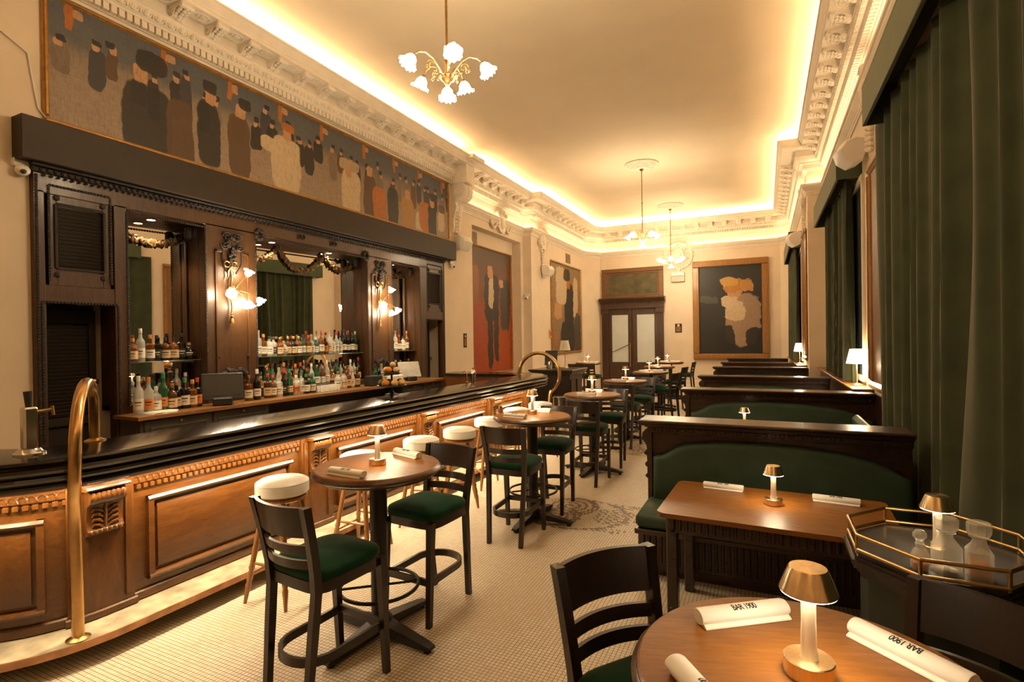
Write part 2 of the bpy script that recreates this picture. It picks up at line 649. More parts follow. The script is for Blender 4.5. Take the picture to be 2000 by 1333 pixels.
# ------------------------------------------------------------------ cornice
zc = Z_COR
COR = [(0, zc), (0.05, zc), (0.05, zc + 0.03), (0.075, zc + 0.03), (0.075, zc + 0.115), (0.135, zc + 0.115), (0.135, zc + 0.14), (0.16, zc + 0.15), (0.195, zc + 0.19),
       (0.21, zc + 0.235), (0.225, zc + 0.235), (0.225, zc + 0.25), (0.20, zc + 0.25), (0.20, zc + 0.365), (0.46, zc + 0.365), (0.46, zc + 0.40), (0.475, zc + 0.41),
       (0.475, zc + 0.425), (0.49, zc + 0.44), (0.51, zc + 0.465), (0.525, zc + 0.50), (0.54, zc + 0.505), (0.54, zc + 0.525), (0.46, zc + 0.525), (0.44, zc + 0.47), (0, zc + 0.47)]
cor = struct(MB().sweep(WALL_ALL, COR).build('trim_1', STUCCO), 'deep white moulded cornice running round the room under the ceiling')
SPANS = [((XL, 1.2), (XL, 9.5)), ((XL, 10.05), (XL, 13.0)), ((XL2, 13.4), (XL2, 17.7)), ((-5.15, YE), (0.35, YE)), ((XR2, 17.9), (XR2, 12.7)), ((XR, 12.1), (XR, 2.5))]
dent, eggs, ros = MB(), MB(), MB()


def frame_at(p, t, d, z):
    n = Vector((t.y, -t.x))
    M = Matrix(((n.x, t.x, 0, p.x + n.x * d), (n.y, t.y, 0, p.y + n.y * d), (0, 0, 1, z), (0, 0, 0, 1)))
    return M


def modillion_mesh():
    mb = MB()
    s = [(0.0, 0.0), (0.235, 0.0), (0.235, -0.02), (0.245, -0.035), (0.235, -0.055), (0.205, -0.062), (0.18, -0.05), (0.15, -0.045), (0.11, -0.06), (0.09, -0.085),
         (0.075, -0.112), (0.04, -0.122), (0.012, -0.11), (0.0, -0.085)]
    mb.extr(s, 'y', -0.068, 0.068)
    for sy in (-1, 1):
        for (cx, cz, r) in ((0.045, -0.07, 0.038), (0.21, -0.032, 0.022)):
            mb.tube([(cx + (r * (1 - k / 14)) * cos(k * 0.75), sy * 0.07, cz + (r * (1 - k / 14)) * sin(k * 0.75)) for k in range(13)], 0.006, 5)
    for k in range(5):
        u = k / 4
        mb.ell((0.05 + 0.16 * u, 0, -0.118 + 0.062 * u), (0.028, 0.022, 0.02), 8, 5)
        for sy in (-1, 1):
            mb.ell((0.055 + 0.155 * u, sy * 0.042, -0.105 + 0.055 * u), (0.024, 0.02, 0.016), 8, 5)
    mb.box(-0.004, 0.25, -0.078, 0.078, -0.008, 0.004, 0.002)
    me = mb.mesh('modillion')
    me.materials.append(STUCCO)
    return me


_mod = modillion_mesh()
for (a, bb) in SPANS:
    a, bb = Vector(a), Vector(bb)
    L = (bb - a).length
    t = (bb - a) / L
    n = Vector((t.y, -t.x))
    rz = math.atan2(n.y, n.x)
    k = int(L / 0.42)
    off = (L - (k - 1) * 0.42) / 2
    for i in range(k):
        p = a + t * (off + 0.42 * i) + n * 0.2
        link('modillion', _mod, cor, (p.x, p.y, zc + 0.365), (0, 0, rz))
        if i < k - 1:
            q = a + t * (off + 0.42 * (i + 0.5))
            ros.M = frame_at(q, t, 0.33, zc + 0.362)
            ros.tube([(0.075 * cos(u), 0.10 * sin(u), 0) for u in [2 * pi * j / 16 for j in range(16)]], 0.008, 5, True)
            for j in range(6):
                ros.ell((0.032 * cos(j * pi / 3), 0.04 * sin(j * pi / 3), -0.004), (0.02, 0.024, 0.014), 6, 4)
            ros.ell((0, 0, -0.012), (0.016, 0.016, 0.014), 6, 4)
    kd = int(L / 0.072)
    for i in range(kd):
        dent.M = frame_at(a + t * (0.072 * (i + 0.5)), t, 0, zc)
        dent.box(0.07, 0.132, -0.026, 0.026, 0.04, 0.113)
    ke = int(L / 0.125)
    for i in range(ke):
        eggs.M = frame_at(a + t * (0.125 * (i + 0.5)), t, 0, zc)
        eggs.ell((0.180, 0, 0.188), (0.03, 0.034, 0.048), 8, 5)
        eggs.tube([(0.187 + 0.012 * cos(u), 0.046 * sin(u), 0.195 - 0.052 * cos(u)) for u in [-2.2 + 4.4 * j / 8 for j in range(9)]], 0.007, 4)
        eggs.box(0.165, 0.20, 0.056, 0.069, 0.15, 0.235, 0.003)
tag(dent.build('dentils', STUCCO, cor, 0), 'row of small square dentils', kind='stuff')
tag(eggs.build('egg_and_dart', STUCCO, cor), 'egg and dart moulding', kind='stuff')
tag(ros.build('soffit_rosettes', STUCCO, cor), 'oval rosettes between the brackets', kind='stuff')

# lower rail with a lip that hides the second strip of light
RAIL = [(0, 4.62), (0.02, 4.62), (0.02, 4.65), (0.035, 4.66), (0.035, 4.68), (0.05, 4.69), (0.075, 4.72), (0.10, 4.74), (0.105, 4.77), (0.125, 4.775), (0.125, 4.815), (0.105, 4.815), (0.095, 4.785), (0, 4.785)]
struct(MB().sweep(WALL_B[:-1] + [(XR, 2.0)], RAIL).build('trim_2', STUCCO), 'slim white picture rail moulding below the lit cove')
# shallow corner pilaster lines
for k, (x, y) in enumerate(((-5.29, 18.5),)):
    struct(MB().box(x - 0.012, x + 0.02, y - 0.012, y + 0.02, 0.32, 4.62).build('trim_3', PLASTER, smooth=0), 'thin vertical bead beside the double doors')


# ------------------------------------------------------------------ stucco ornaments
def scroll(mb, c, r, turns, w, plane='yz', s=1, th=0.02, a0=0.0):
    pts = []
    N = int(14 * turns)
    for k in range(N + 1):
        t = k / N
        rr = r * (1 - 0.85 * t)
        a = a0 + s * 2 * pi * turns * t
        if plane == 'yz':
            pts.append((c[0], c[1] + rr * cos(a), c[2] + rr * sin(a)))
        elif plane == 'xz':
            pts.append((c[0] + rr * cos(a), c[1], c[2] + rr * sin(a)))
        else:
            pts.append((c[0] + rr * cos(a), c[1] + rr * sin(a), c[2]))
    mb.tube(pts, th, 6)


# big console bracket at the end of the bar wall
t = thing('console_bracket', 'large white scrolled plaster console bracket above the speaker at the mural end', 'bracket', (XL, 9.75, 0))
mb = MB()
prof = [(0.0, 5.08)]
for k in range(15):
    a = radians(95 - k * 22)
    prof.append((0.19 + 0.17 * cos(a), 4.93 + 0.17 * sin(a)))
prof = [(0.0, 5.12), (0.22, 5.12), (0.30, 5.10), (0.36, 5.04), (0.39, 4.95), (0.37, 4.85), (0.31, 4.77), (0.22, 4.73), (0.17, 4.74), (0.13, 4.70), (0.15, 4.62), (0.12, 4.52), (0.09, 4.40), (0.07, 4.28), (0.08, 4.2), (0.05, 4.10), (0.0, 4.06)]
mb.extr(prof, 'y', -0.15, 0.15)
mb.build('console', STUCCO, t)
for sy in (-0.155, 0.155):
    mb = MB()
    scroll(mb, (0.21, sy, 4.93), 0.16, 2.0, 0, 'xz', -1, 0.018, radians(60))
    mb.build('volute', STUCCO, t)
mb = MB()
rnd = random.Random(5)
for k in range(9):
    z = 4.66 - 0.07 * k
    for sy in (-1, 0, 1):
        mb.ell((0.11 - 0.006 * k + 0.02 * (sy == 0), sy * (0.085 - 0.006 * k), z + rnd.uniform(-.015, .015)), (0.04, 0.04, 0.045), 8, 5)
for k in range(8):
    a = radians(70 - k * 20)
    mb.ell((0.21 + 0.175 * cos(a), 0, 4.93 + 0.175 * sin(a)), (0.03, 0.06, 0.03), 8, 5)
tag(mb.build('leaf_drop', STUCCO, t), 'carved leaf drop', kind='stuff')
mb = MB()
mb.box(0, 0.60, -0.22, 0.22, Z_COR + 0.40, Z_COR + 0.44, 0.01)
mb.box(0, 0.64, -0.25, 0.25, Z_COR + 0.44, Z_COR + 0.53, 0.015)
mb.box(0, 0.42, -0.17, 0.17, Z_COR, Z_COR + 0.40, 0.01)
mb.build('cap_block', STUCCO, t)


def cartouche(name, label, loc, rz, sc_, kind):
    """local x out of the wall, y along it, z up"""
    t = thing(name, label, 'ornament', loc, rz)
    mb = MB()
    n = 20
    sh = []
    for k in range(n):
        a = 2 * pi * k / n
        rr = 0.16 * (1 + 0.08 * cos(3 * a + pi / 2))
        sh.append((rr * cos(a) * sc_, (rr * 1.25 * sin(a) - (0.03 if sin(a) < 0 else 0)) * sc_))
    mb.extr([(p, q) for p, q in sh], 'x', 0.0, 0.04)
    mb.ell((0.035, 0, 0), (0.03, 0.10 * sc_, 0.14 * sc_), 12, 8)
    mb.build('shield', STUCCO, t)
    mb = MB()
    for s in (-1, 1):
        scroll(mb, (0.03, s * 0.17 * sc_, 0.16 * sc_), 0.075 * sc_, 1.6, 0, 'yz', s, 0.018 * sc_, 0 if s > 0 else pi)
        scroll(mb, (0.03, s * 0.20 * sc_, -0.07 * sc_), 0.06 * sc_, 1.5, 0, 'yz', -s, 0.016 * sc_, 0 if s > 0 else pi)
    mb.build('scrollwork', STUCCO, t)
    mb = MB()
    rnd = random.Random(len(label))
    if kind == 'drop':
        for k in range(16):
            z = 0.2 - 0.06 * k
            for s in (-1, 1):
                wy = 0.2 * max(0, 1 - k / 11)
                mb.ell((0.02, s * wy * sc_ + rnd.uniform(-.01, .01), z * sc_), (0.022, 0.028 * sc_, 0.034 * sc_), 7, 5)
    elif kind == 'swag':
        for s in (-1, 1):
            for k in range(12):
                u = k / 11
                mb.ell((0.02, s * (0.2 + 0.32 * u) * sc_, (-0.02 - 0.16 * sin(u * pi) + 0.05 * u) * sc_), (0.022, 0.035 * sc_, 0.03 * sc_), 7, 5)
    elif kind == 'wreath':
        for k in range(30):
            a = 2 * pi * k / 30
            mb.ell((0.02, 0.36 * cos(a) * sc_, 0.36 * sin(a) * sc_), (0.025, 0.045 * sc_, 0.045 * sc_), 7, 5)
        for k in range(6):
            mb.ell((0.02, 0, (-0.42 - 0.06 * k) * sc_), (0.02, (0.05 - 0.006 * k) * sc_, 0.04 * sc_), 7, 5)
    tag(mb.build('foliage_carving', STUCCO, t), kind='stuff')
    mb = MB()
    for k in range(7):
        a = radians(30 + 20 * k)
        mb.ell((0.04, 0.07 * cos(a) * sc_, (0.19 + 0.06 * sin(a)) * sc_), (0.025, 0.022 * sc_, 0.045 * sc_), 7, 5)
    tag(mb.build('shell_crest', STUCCO, t), kind='stuff')
    t.scale = (2.2, 1, 1)
    return t


cartouche('wall_cartouche', 'white stucco cartouche with swags above the red painting', (XL, 11.9, 4.70), 0, 1.15, 'swag')
cartouche('wall_cartouche', 'white stucco shield with long garland drop on the corner pier', (XL2, 14.05, 4.60), 0, 1.2, 'drop')
cartouche('wall_cartouche', 'white stucco wreathed oval on the end wall between door and portrait', (-2.6, YE, 4.50), -pi / 2, 1.2, 'wreath')
cartouche('wall_cartouche', 'small scrolled stucco ornament above the middle curtain', (XR, 7.3, 4.62), pi, 1.0, 'drop')
cartouche('wall_cartouche', 'small scrolled stucco ornament near the corner above the far curtain', (XR2, 12.75, 4.62), pi, 0.9, 'drop')


# ceiling medallions
def medallion(loc, label):
    t = thing('ceiling_medallion', label, 'medallion', loc, 0, 'plaster ceiling medallions')
    MB().lathe([(0.38, 0.0), (0.38, -0.03), (0.35, -0.05), (0.33, -0.025), (0.24, -0.03), (0.22, -0.06), (0.14, -0.06), (0.12, -0.10), (0.06, -0.12), (0.0, -0.12)], 40,
               wob=lambda a, j, r, z: (r * (1 + (0.03 * cos(16 * a) if j < 3 else 0)), z)).build('rose_disc', STUCCO, t)
    mb = MB()
    for k in range(16):
        a = 2 * pi * k / 16
        mb.M = Matrix.Rotation(a, 4, 'Z')
        mb.ell((0.285, 0, -0.03), (0.05, 0.035, 0.032), 8, 5)
        mb.ell((0.18, 0, -0.062), (0.04, 0.022, 0.025), 8, 5)
    mb.build('leaf_ring', STUCCO, t)
    return t


medallion((-2.55, 12.45, ZC), 'round plaster ceiling medallion over the nearer hanging chandelier')
medallion((-2.58, 16.75, ZC), 'round plaster ceiling medallion over the chandelier by the end wall')
medallion((-2.48, 3.95, ZC), 'round plaster ceiling medallion over the large chandelier')

# ------------------------------------------------------------------ pictures (plain abstract stand-ins)
def art_mat(name, stops, blobs, streak=0.35, warp=0.05, bands=None):
    m, nt, b = nodes_of(name)
    tc = nt.nodes.new('ShaderNodeTexCoord')
    nz = nt.nodes.new('ShaderNodeTexNoise')
    nz.inputs['Scale'].default_value = 5.0
    nz.inputs['Detail'].default_value = 3.0
    nt.links.new(tc.outputs['Object'], nz.inputs['Vector'])
    sub = nt.nodes.new('ShaderNodeVectorMath')
    sub.operation = 'SUBTRACT'
    sub.inputs[1].default_value = (0.5, 0.5, 0.5)
    nt.links.new(nz.outputs['Color'], sub.inputs[0])
    scl = nt.nodes.new('ShaderNodeVectorMath')
    scl.operation = 'SCALE'
    scl.inputs['Scale'].default_value = warp * 4
    nt.links.new(sub.outputs[0], scl.inputs[0])
    add = nt.nodes.new('ShaderNodeVectorMath')
    add.operation = 'ADD'
    nt.links.new(tc.outputs['Object'], add.inputs[0])
    nt.links.new(scl.outputs[0], add.inputs[1])
    sep = nt.nodes.new('ShaderNodeSeparateXYZ')
    nt.links.new(add.outputs[0], sep.inputs[0])
    mr = nt.nodes.new('ShaderNodeMapRange')
    mr.inputs[1].default_value, mr.inputs[2].default_value = stops[0], stops[1]
    nt.links.new(sep.outputs['Z'], mr.inputs[0])
    col = ramp(nt, mr.outputs[0], stops[2])
    st = noise(nt, coords(nt, (1, 3, 26)), 1.6, 4, 0.7, 1.0)
    col = mixcol(nt, ramp(nt, st, [(0.35, (streak,) * 3), (0.62, (0, 0, 0))]), col, (0.05, 0.035, 0.025))
    for (cu, cv, ru, rv, c) in blobs:
        s1 = nt.nodes.new('ShaderNodeVectorMath')
        s1.operation = 'SUBTRACT'
        s1.inputs[1].default_value = (0, cu, cv)
        nt.links.new(add.outputs[0], s1.inputs[0])
        s2 = nt.nodes.new('ShaderNodeVectorMath')
        s2.operation = 'MULTIPLY'
        s2.inputs[1].default_value = (0, 1 / ru, 1 / rv)
        nt.links.new(s1.outputs[0], s2.inputs[0])
        sq = nt.nodes.new('ShaderNodeVectorMath')
        sq.operation = 'MULTIPLY'
        nt.links.new(s2.outputs[0], sq.inputs[0])
        nt.links.new(s2.outputs[0], sq.inputs[1])
        ln = nt.nodes.new('ShaderNodeVectorMath')
        ln.operation = 'LENGTH'
        nt.links.new(sq.outputs[0], ln.inputs[0])
        r = nt.nodes.new('ShaderNodeMapRange')
        r.inputs[1].default_value, r.inputs[2].default_value = 0.88, 1.0
        r.inputs[3].default_value, r.inputs[4].default_value = 0.95, 0.0
        nt.links.new(ln.outputs['Value'], r.inputs[0])
        col = mixcol(nt, r.outputs[0], col, c)
    fine = noise(nt, coords(nt, (20, 60, 14)), 1.0, 3, 0.6)
    col = mixcol(nt, ramp(nt, fine, [(0.3, (0.3,) * 3), (0.55, (0, 0, 0))]), col, (0.04, 0.027, 0.017))
    nt.links.new(col, b.inputs['Base Color'])
    b.inputs['Roughness'].default_value = 0.55
    return m


def picture(name, label, cat, loc, rz, wd, ht, fw_, fmat, cmat, fdepth=0.05):
    t = thing(name, label, cat, loc, rz)
    MB().box(0.0, 0.02, -wd / 2 + fw_ * 0.5, wd / 2 - fw_ * 0.5, -ht / 2 + fw_ * 0.5, ht / 2 - fw_ * 0.5).build('canvas', cmat, t, 0)
    for (y0, y1, z0, z1) in ((-wd / 2, wd / 2, ht / 2 - fw_, ht / 2), (-wd / 2, wd / 2, -ht / 2, -ht / 2 + fw_), (-wd / 2, -wd / 2 + fw_, -ht / 2 + fw_, ht / 2 - fw_), (wd / 2 - fw_, wd / 2, -ht / 2 + fw_, ht / 2 - fw_)):
        mb = MB()
        mb.box(0, fdepth, y0, y1, z0, z1, min(0.02, fw_ * 0.3))
        q = fw_ * 0.3
        mb.box(fdepth - 0.005, fdepth + 0.012, y0 + q, y1 - q, z0 + q, z1 - q, 0.004)
        mb.build('frame', fmat, t)
    return t


DK, BR, OR, CR, SK, GN, BL, TN = (0.011, 0.009, 0.007), (0.09, 0.045, 0.018), (0.42, 0.13, 0.015), (0.55, 0.42, 0.27), (0.48, 0.26, 0.13), (0.05, 0.06, 0.03), (0.07, 0.085, 0.10), (0.30, 0.20, 0.12)
GOLD_FR = plain('thin_gilt_frame', (0.36, 0.18, 0.045), 0.4, 0.35, var=0.25, vscale=14)
rnd = random.Random(21)
bl = []
GRD, DUN = (0.36, 0.28, 0.20), (0.17, 0.12, 0.085)
for k in range(9):          # orange lantern columns against the blue band
    u = -3.2 + 0.8 * k + rnd.uniform(-.1, .1)
    bl.append((u, 0.46, 0.035, 0.13, OR))
    bl.append((u + 0.07, 0.5, 0.05, 0.05, SK))
for k in range(34):         # small dark uprights in the middle distance
    u = -3.3 + 6.7 * k / 33 + rnd.uniform(-.08, .08)
    h = rnd.uniform(0.14, 0.24)
    cv = rnd.uniform(-0.05, 0.16)
    c = rnd.choice([DK, DK, BR, (0.03, 0.03, 0.04), DUN])
    bl.append((u, cv, rnd.uniform(0.06, 0.10), h, c))
    bl.append((u + rnd.uniform(-.02, .02), cv + h + 0.01, 0.032, 0.04, SK))
    bl.append((u + rnd.uniform(-.02, .02), cv + h + 0.06, 0.04, 0.035, DK))
for (u, cv, ru, rv, c) in [(-2.55, -0.30, 0.27, 0.42, DK), (-2.2, -0.32, 0.16, 0.40, BR), (-1.85, -0.18, 0.15, 0.40, DK), (-1.45, -0.22, 0.16, 0.42, BR), (-0.72, -0.22, 0.26, 0.38, CR), (-0.95, -0.02, 0.2, 0.1, CR), (0.55, -0.30, 0.22, 0.36, CR), (0.52, 0.12, 0.22, 0.09, (0.42, 0.31, 0.2)), (1.0, -0.28, 0.16, 0.40, BR), (1.25, -0.35, 0.18, 0.32, OR), (1.62, -0.3, 0.16, 0.35, DK), (2.05, -0.32, 0.18, 0.30, (0.40, 0.20, 0.05)), (2.45, -0.42, 0.16, 0.2, CR), (2.6, -0.28, 0.2, 0.3, OR), (2.85, -0.32, 0.15, 0.34, DK), (3.18, -0.28, 0.12, 0.2, CR), (3.2, 0.0, 0.12, 0.08, BR)]:
    bl.append((u, cv, ru, rv, c))
for (u, v, c) in [(-2.62, 0.2, SK), (-1.83, 0.26, SK), (-1.42, 0.24, SK), (-0.7, 0.2, SK), (0.5, 0.02, SK), (1.0, 0.16, SK), (2.05, 0.02, SK), (2.85, 0.05, SK)]:
    bl.append((u, v, 0.075, 0.09, c))
for (u, v, ru, rv) in [(-2.5, 0.36, 0.17, 0.12), (-1.84, 0.38, 0.09, 0.08), (-1.36, 0.36, 0.09, 0.08), (2.86, 0.16, 0.07, 0.08)]:
    bl.append((u, v, ru, rv, DK))
bl.append((-0.68, 0.30, 0.11, 0.05, OR))
mural_m = art_mat('mural_paint', (-0.62, 0.62, [(0.0, (0.34, 0.25, 0.18)), (0.40, (0.30, 0.22, 0.155)), (0.60, (0.24, 0.18, 0.13)), (0.70, (0.10, 0.105, 0.11)), (1.0, (0.085, 0.10, 0.12))]), bl, 0.22, 0.022)
picture('mural', 'long abstract mural in greys browns and orange above the bar mirrors', 'painting', (XL, 6.03, 4.49), 0, 6.96, 1.25, 0.06, GOLD_FR, mural_m, 0.03)
red_m = art_mat('red_abstract_paint', (-1.5, 1.5, [(0.0, (0.36, 0.05, 0.005)), (0.5, (0.34, 0.06, 0.006)), (0.64, (0.20, 0.045, 0.01)), (1.0, (0.08, 0.05, 0.03))]),
                [(-0.1, -0.55, 0.14, 0.95, DK), (0.22, -0.45, 0.13, 0.85, DK), (0.0, 0.35, 0.42, 0.62, DK), (0.75, 0.2, 0.3, 0.7, (0.03, 0.025, 0.022)), (-0.02, 0.45, 0.13, 0.40, CR), (-0.05, 0.98, 0.14, 0.18, SK), (0.55, 0.75, 0.1, 0.12, SK), (-0.85, 0.6, 0.18, 0.5, (0.25, 0.08, 0.02))], 0.3, 0.06)
picture('painting', 'tall abstract painting in red and black in the wall recess', 'painting', (-6.25, 11.87, 2.5), 0, 2.3, 3.15, 0.045, GOLD_FR, red_m)
tan_m = art_mat('tan_abstract_paint', (-1.5, 1.5, [(0.0, (0.25, 0.15, 0.07)), (0.5, (0.28, 0.18, 0.09)), (1.0, (0.30, 0.20, 0.11))]),
                [(0.2, 0.1, 0.45, 0.8, (0.013, 0.014, 0.015)), (0.1, -0.9, 0.7, 0.5, (0.013, 0.014, 0.015)), (-0.5, 0.7, 0.5, 0.6, CR), (0.15, 0.85, 0.16, 0.2, OR), (0.05, 1.1, 0.3, 0.2, DK), (0.85, 0.4, 0.25, 0.7, CR), (1.05, -0.8, 0.38, 0.7, (0.06, 0.055, 0.05)), (-0.8, -0.1, 0.35, 0.25, SK), (-1.0, -0.95, 0.12, 0.18, OR)], 0.25, 0.07)
picture('painting', 'large abstract painting in tan and black nearest the corner', 'painting', (XL2, 16.1, 2.72), 0, 2.8, 2.85, 0.07, GOLD_FR, tan_m)
por_m = art_mat('dark_abstract_paint', (-1.6, 1.6, [(0.0, (0.007, 0.006, 0.005)), (0.55, (0.009, 0.009, 0.008)), (1.0, (0.018, 0.022, 0.021))]),
                [(0.35, -0.35, 0.5, 0.85, (0.34, 0.22, 0.13)), (0.55, -0.2, 0.35, 0.65, (0.30, 0.20, 0.13)), (0.15, -0.05, 0.3, 0.32, CR), (-0.02, 0.28, 0.24, 0.2, CR), (0.15, 0.6, 0.22, 0.2, SK), (0.2, 0.78, 0.42, 0.22, (0.42, 0.18, 0.03)), (0.0, 0.9, 0.25, 0.16, (0.50, 0.27, 0.06)), (0.5, 0.75, 0.2, 0.2, (0.45, 0.22, 0.05)), (-0.65, 0.35, 0.3, 0.1, (0.05, 0.05, 0.046)), (0.75, -1.0, 0.3, 0.4, (0.007, 0.006, 0.005)), (-0.15, -1.0, 0.3, 0.5, (0.007, 0.006, 0.005))], 0.15, 0.06)
picture('painting', 'large dark abstract painting with pale shape in a gold frame on the end wall', 'painting', (-1.015, YE, 2.63), -pi / 2, 2.28, 3.25, 0.20, WOOD_FRAME, por_m, 0.09)
brn_m = art_mat('brown_abstract_paint', (-1.4, 1.4, [(0.0, (0.20, 0.09, 0.02)), (1.0, (0.26, 0.13, 0.04))]), [(0, 0, 0.2, 0.8, (0.16, 0.07, 0.02))], 0.3)
picture('framed_panel', 'narrow brown framed panel on the wall by the far curtain', 'picture', (XR2, 12.95, 2.62), pi, 0.95, 2.75, 0.09, WOOD_FRAME, brn_m)
picture('framed_panel', 'brown framed panel on the wall between the two nearer curtains', 'picture', (XR, 7.05, 2.45), pi, 0.85, 2.6, 0.09, WOOD_FRAME, brn_m)

# ------------------------------------------------------------------ back bar
BBB = Vector((-5.93, 5.83, 0))


def RB(base):
    mb = MB()
    mb.M = Matrix.Translation(-Vector(base))
    return mb


bb = thing('back_bar', 'tall carved walnut back bar with three mirrors and louvred end doors', 'back bar', BBB)
XF = -5.93


def mirror_x(y):
    """mirror face at y, each mirror turned a few degrees to steer its reflection"""
    y0, ang = ((3.22, 5.2) if y < 4.5 else (4.75, 4.0) if y < 7.2 else (7.52, 3.5))
    return -6.385 + (y - y0) * math.tan(radians(ang))  # turn added so the reflections show the green curtains


mb = RB(BBB)
for (y0, y1) in ((2.45, 2.53), (3.10, 3.22), (4.07, 4.75), (6.88, 7.52), (8.35, 8.58), (9.14, 9.21)):
    mb.box(-6.06, XF, y0, y1, 0.0, 3.22, 0.004)
mb.box(-6.06, XF, 2.45, 9.21, 3.20, 3.47, 0.004)
for (y0, y1) in ((2.53, 3.10), (8.58, 9.14)):
    mb.box(-6.05, XF - 0.004, y0, y1, 2.20, 2.36, 0.003)
for (y0, y1) in ((3.22, 4.07), (4.75, 6.88), (7.52, 8.35)):
    mb.box(-6.05, XF - 0.004, y0, y1, 0.0, 1.17, 0.003)
mb.build('face_frame', WOOD_BB_Z, bb)
mb = RB(BBB)
for (y0, y1) in ((3.22, 4.07), (4.75, 6.88), (7.52, 8.35)):
    mb.box(-6.38, -6.06, y0 - 0.03, y0, 1.1, 3.22)
    mb.box(-6.38, -6.06, y1, y1 + 0.03, 1.1, 3.22)
    mb.box(-6.38, -6.06, y0 - 0.03, y1 + 0.03, 3.20, 3.24)
    mb.box(-6.38, -6.06, y0 - 0.03, y1 + 0.03, 1.12, 1.15)
    for yy in (y0 + 0.03, y1 - 0.03):
        mb.lathe([(0.028, 1.15), (0.028, 3.0)], 10, (-6.28, yy, 0))
mb.build('niche_lining', WOOD_BB_Z, bb)
for (y0, y1) in ((3.22, 4.07), (4.75, 6.88), (7.52, 8.35)):
    mb = RB(BBB)
    xa, xb = mirror_x(y0 - 0.02), mirror_x(y1 + 0.02)
    mb.add([(xa, y0 - 0.02, 1.15), (xb, y1 + 0.02, 1.15), (xb, y1 + 0.02, 3.2), (xa, y0 - 0.02, 3.2), (xa - 0.006, y0 - 0.02, 1.15), (xb - 0.006, y1 + 0.02, 1.15), (xb - 0.006, y1 + 0.02, 3.2), (xa - 0.006, y0 - 0.02, 3.2)],
           [(0, 1, 2, 3), (7, 6, 5, 4), (0, 4, 5, 1), (1, 5, 6, 2), (2, 6, 7, 3), (3, 7, 4, 0)])
    mb.build('mirror', MIRROR, bb, 0)
# carved rope edging round the openings
edge = RB(BBB)
crest = RB(BBB)
for (y0, y1, z0, z1) in ((3.22, 4.07, 1.17, 3.17), (4.75, 6.88, 1.17, 3.17), (7.52, 8.35, 1.17, 3.17), (2.56, 3.07, 2.4, 3.28), (8.61, 9.11, 2.4, 3.28), (2.50, 3.13, 0.0, 2.2), (8.55, 9.17, 0.0, 2.2), (2.47, 9.19, 0.3, 3.36)):
    big = y1 - y0 > 5
    for (pa, pb) in (((y0, z0), (y0, z1)), ((y1, z0), (y1, z1)), ((y0, z1), (y1, z1))):
        L = math.hypot(pb[0] - pa[0], pb[1] - pa[1])
        if big and pa[0] != pb[0]:
            continue
        k = int(L / 0.027)
        for i in range(k):
            u = (i + 0.5) / k
            yy, zz = pa[0] + (pb[0] - pa[0]) * u, pa[1] + (pb[1] - pa[1]) * u
            if zz < 0.9:
                continue
            edge.box(XF - 0.004, XF + 0.009, yy - 0.012, yy + 0.012, zz - 0.012, zz + 0.012, 0.004)
for k in range(int(6.7 / 0.055)):
    yy = 2.50 + 0.055 * k
    crest.ell((XF + 0.03, yy, 3.40), (0.022, 0.022, 0.02), 7, 5)
    crest.ell((XF + 0.02, yy + 0.027, 3.36), (0.014, 0.012, 0.014), 6, 4)
tag(edge.build('carved_edging', WOOD_BB_D, bb, 30), 'dark carved rope edging', kind='stuff')
tag(crest.build('carved_beading', WOOD_BB_D, bb), 'dark carved beading under the fascia', kind='stuff')
mb = RB(BBB)
mb.box(XF - 0.01, XF + 0.03, 2.43, 9.23, 3.375, 3.425, 0.01)
mb.box(XF - 0.01, XF + 0.06, 2.42, 9.24, 3.425, 3.455, 0.008)
mb.build('crown_moulding', WOOD_BB_D, bb)
FASCIA = plain('brown_fascia_board', (0.026, 0.0145, 0.0045), 0.6, var=0.15, vscale=5, bumps=0.05)
mb = RB(BBB)
mb.box(-6.0, -5.82, 2.33, 9.52, 3.455, 3.835, 0.004)
mb.build('fascia', FASCIA, bb)
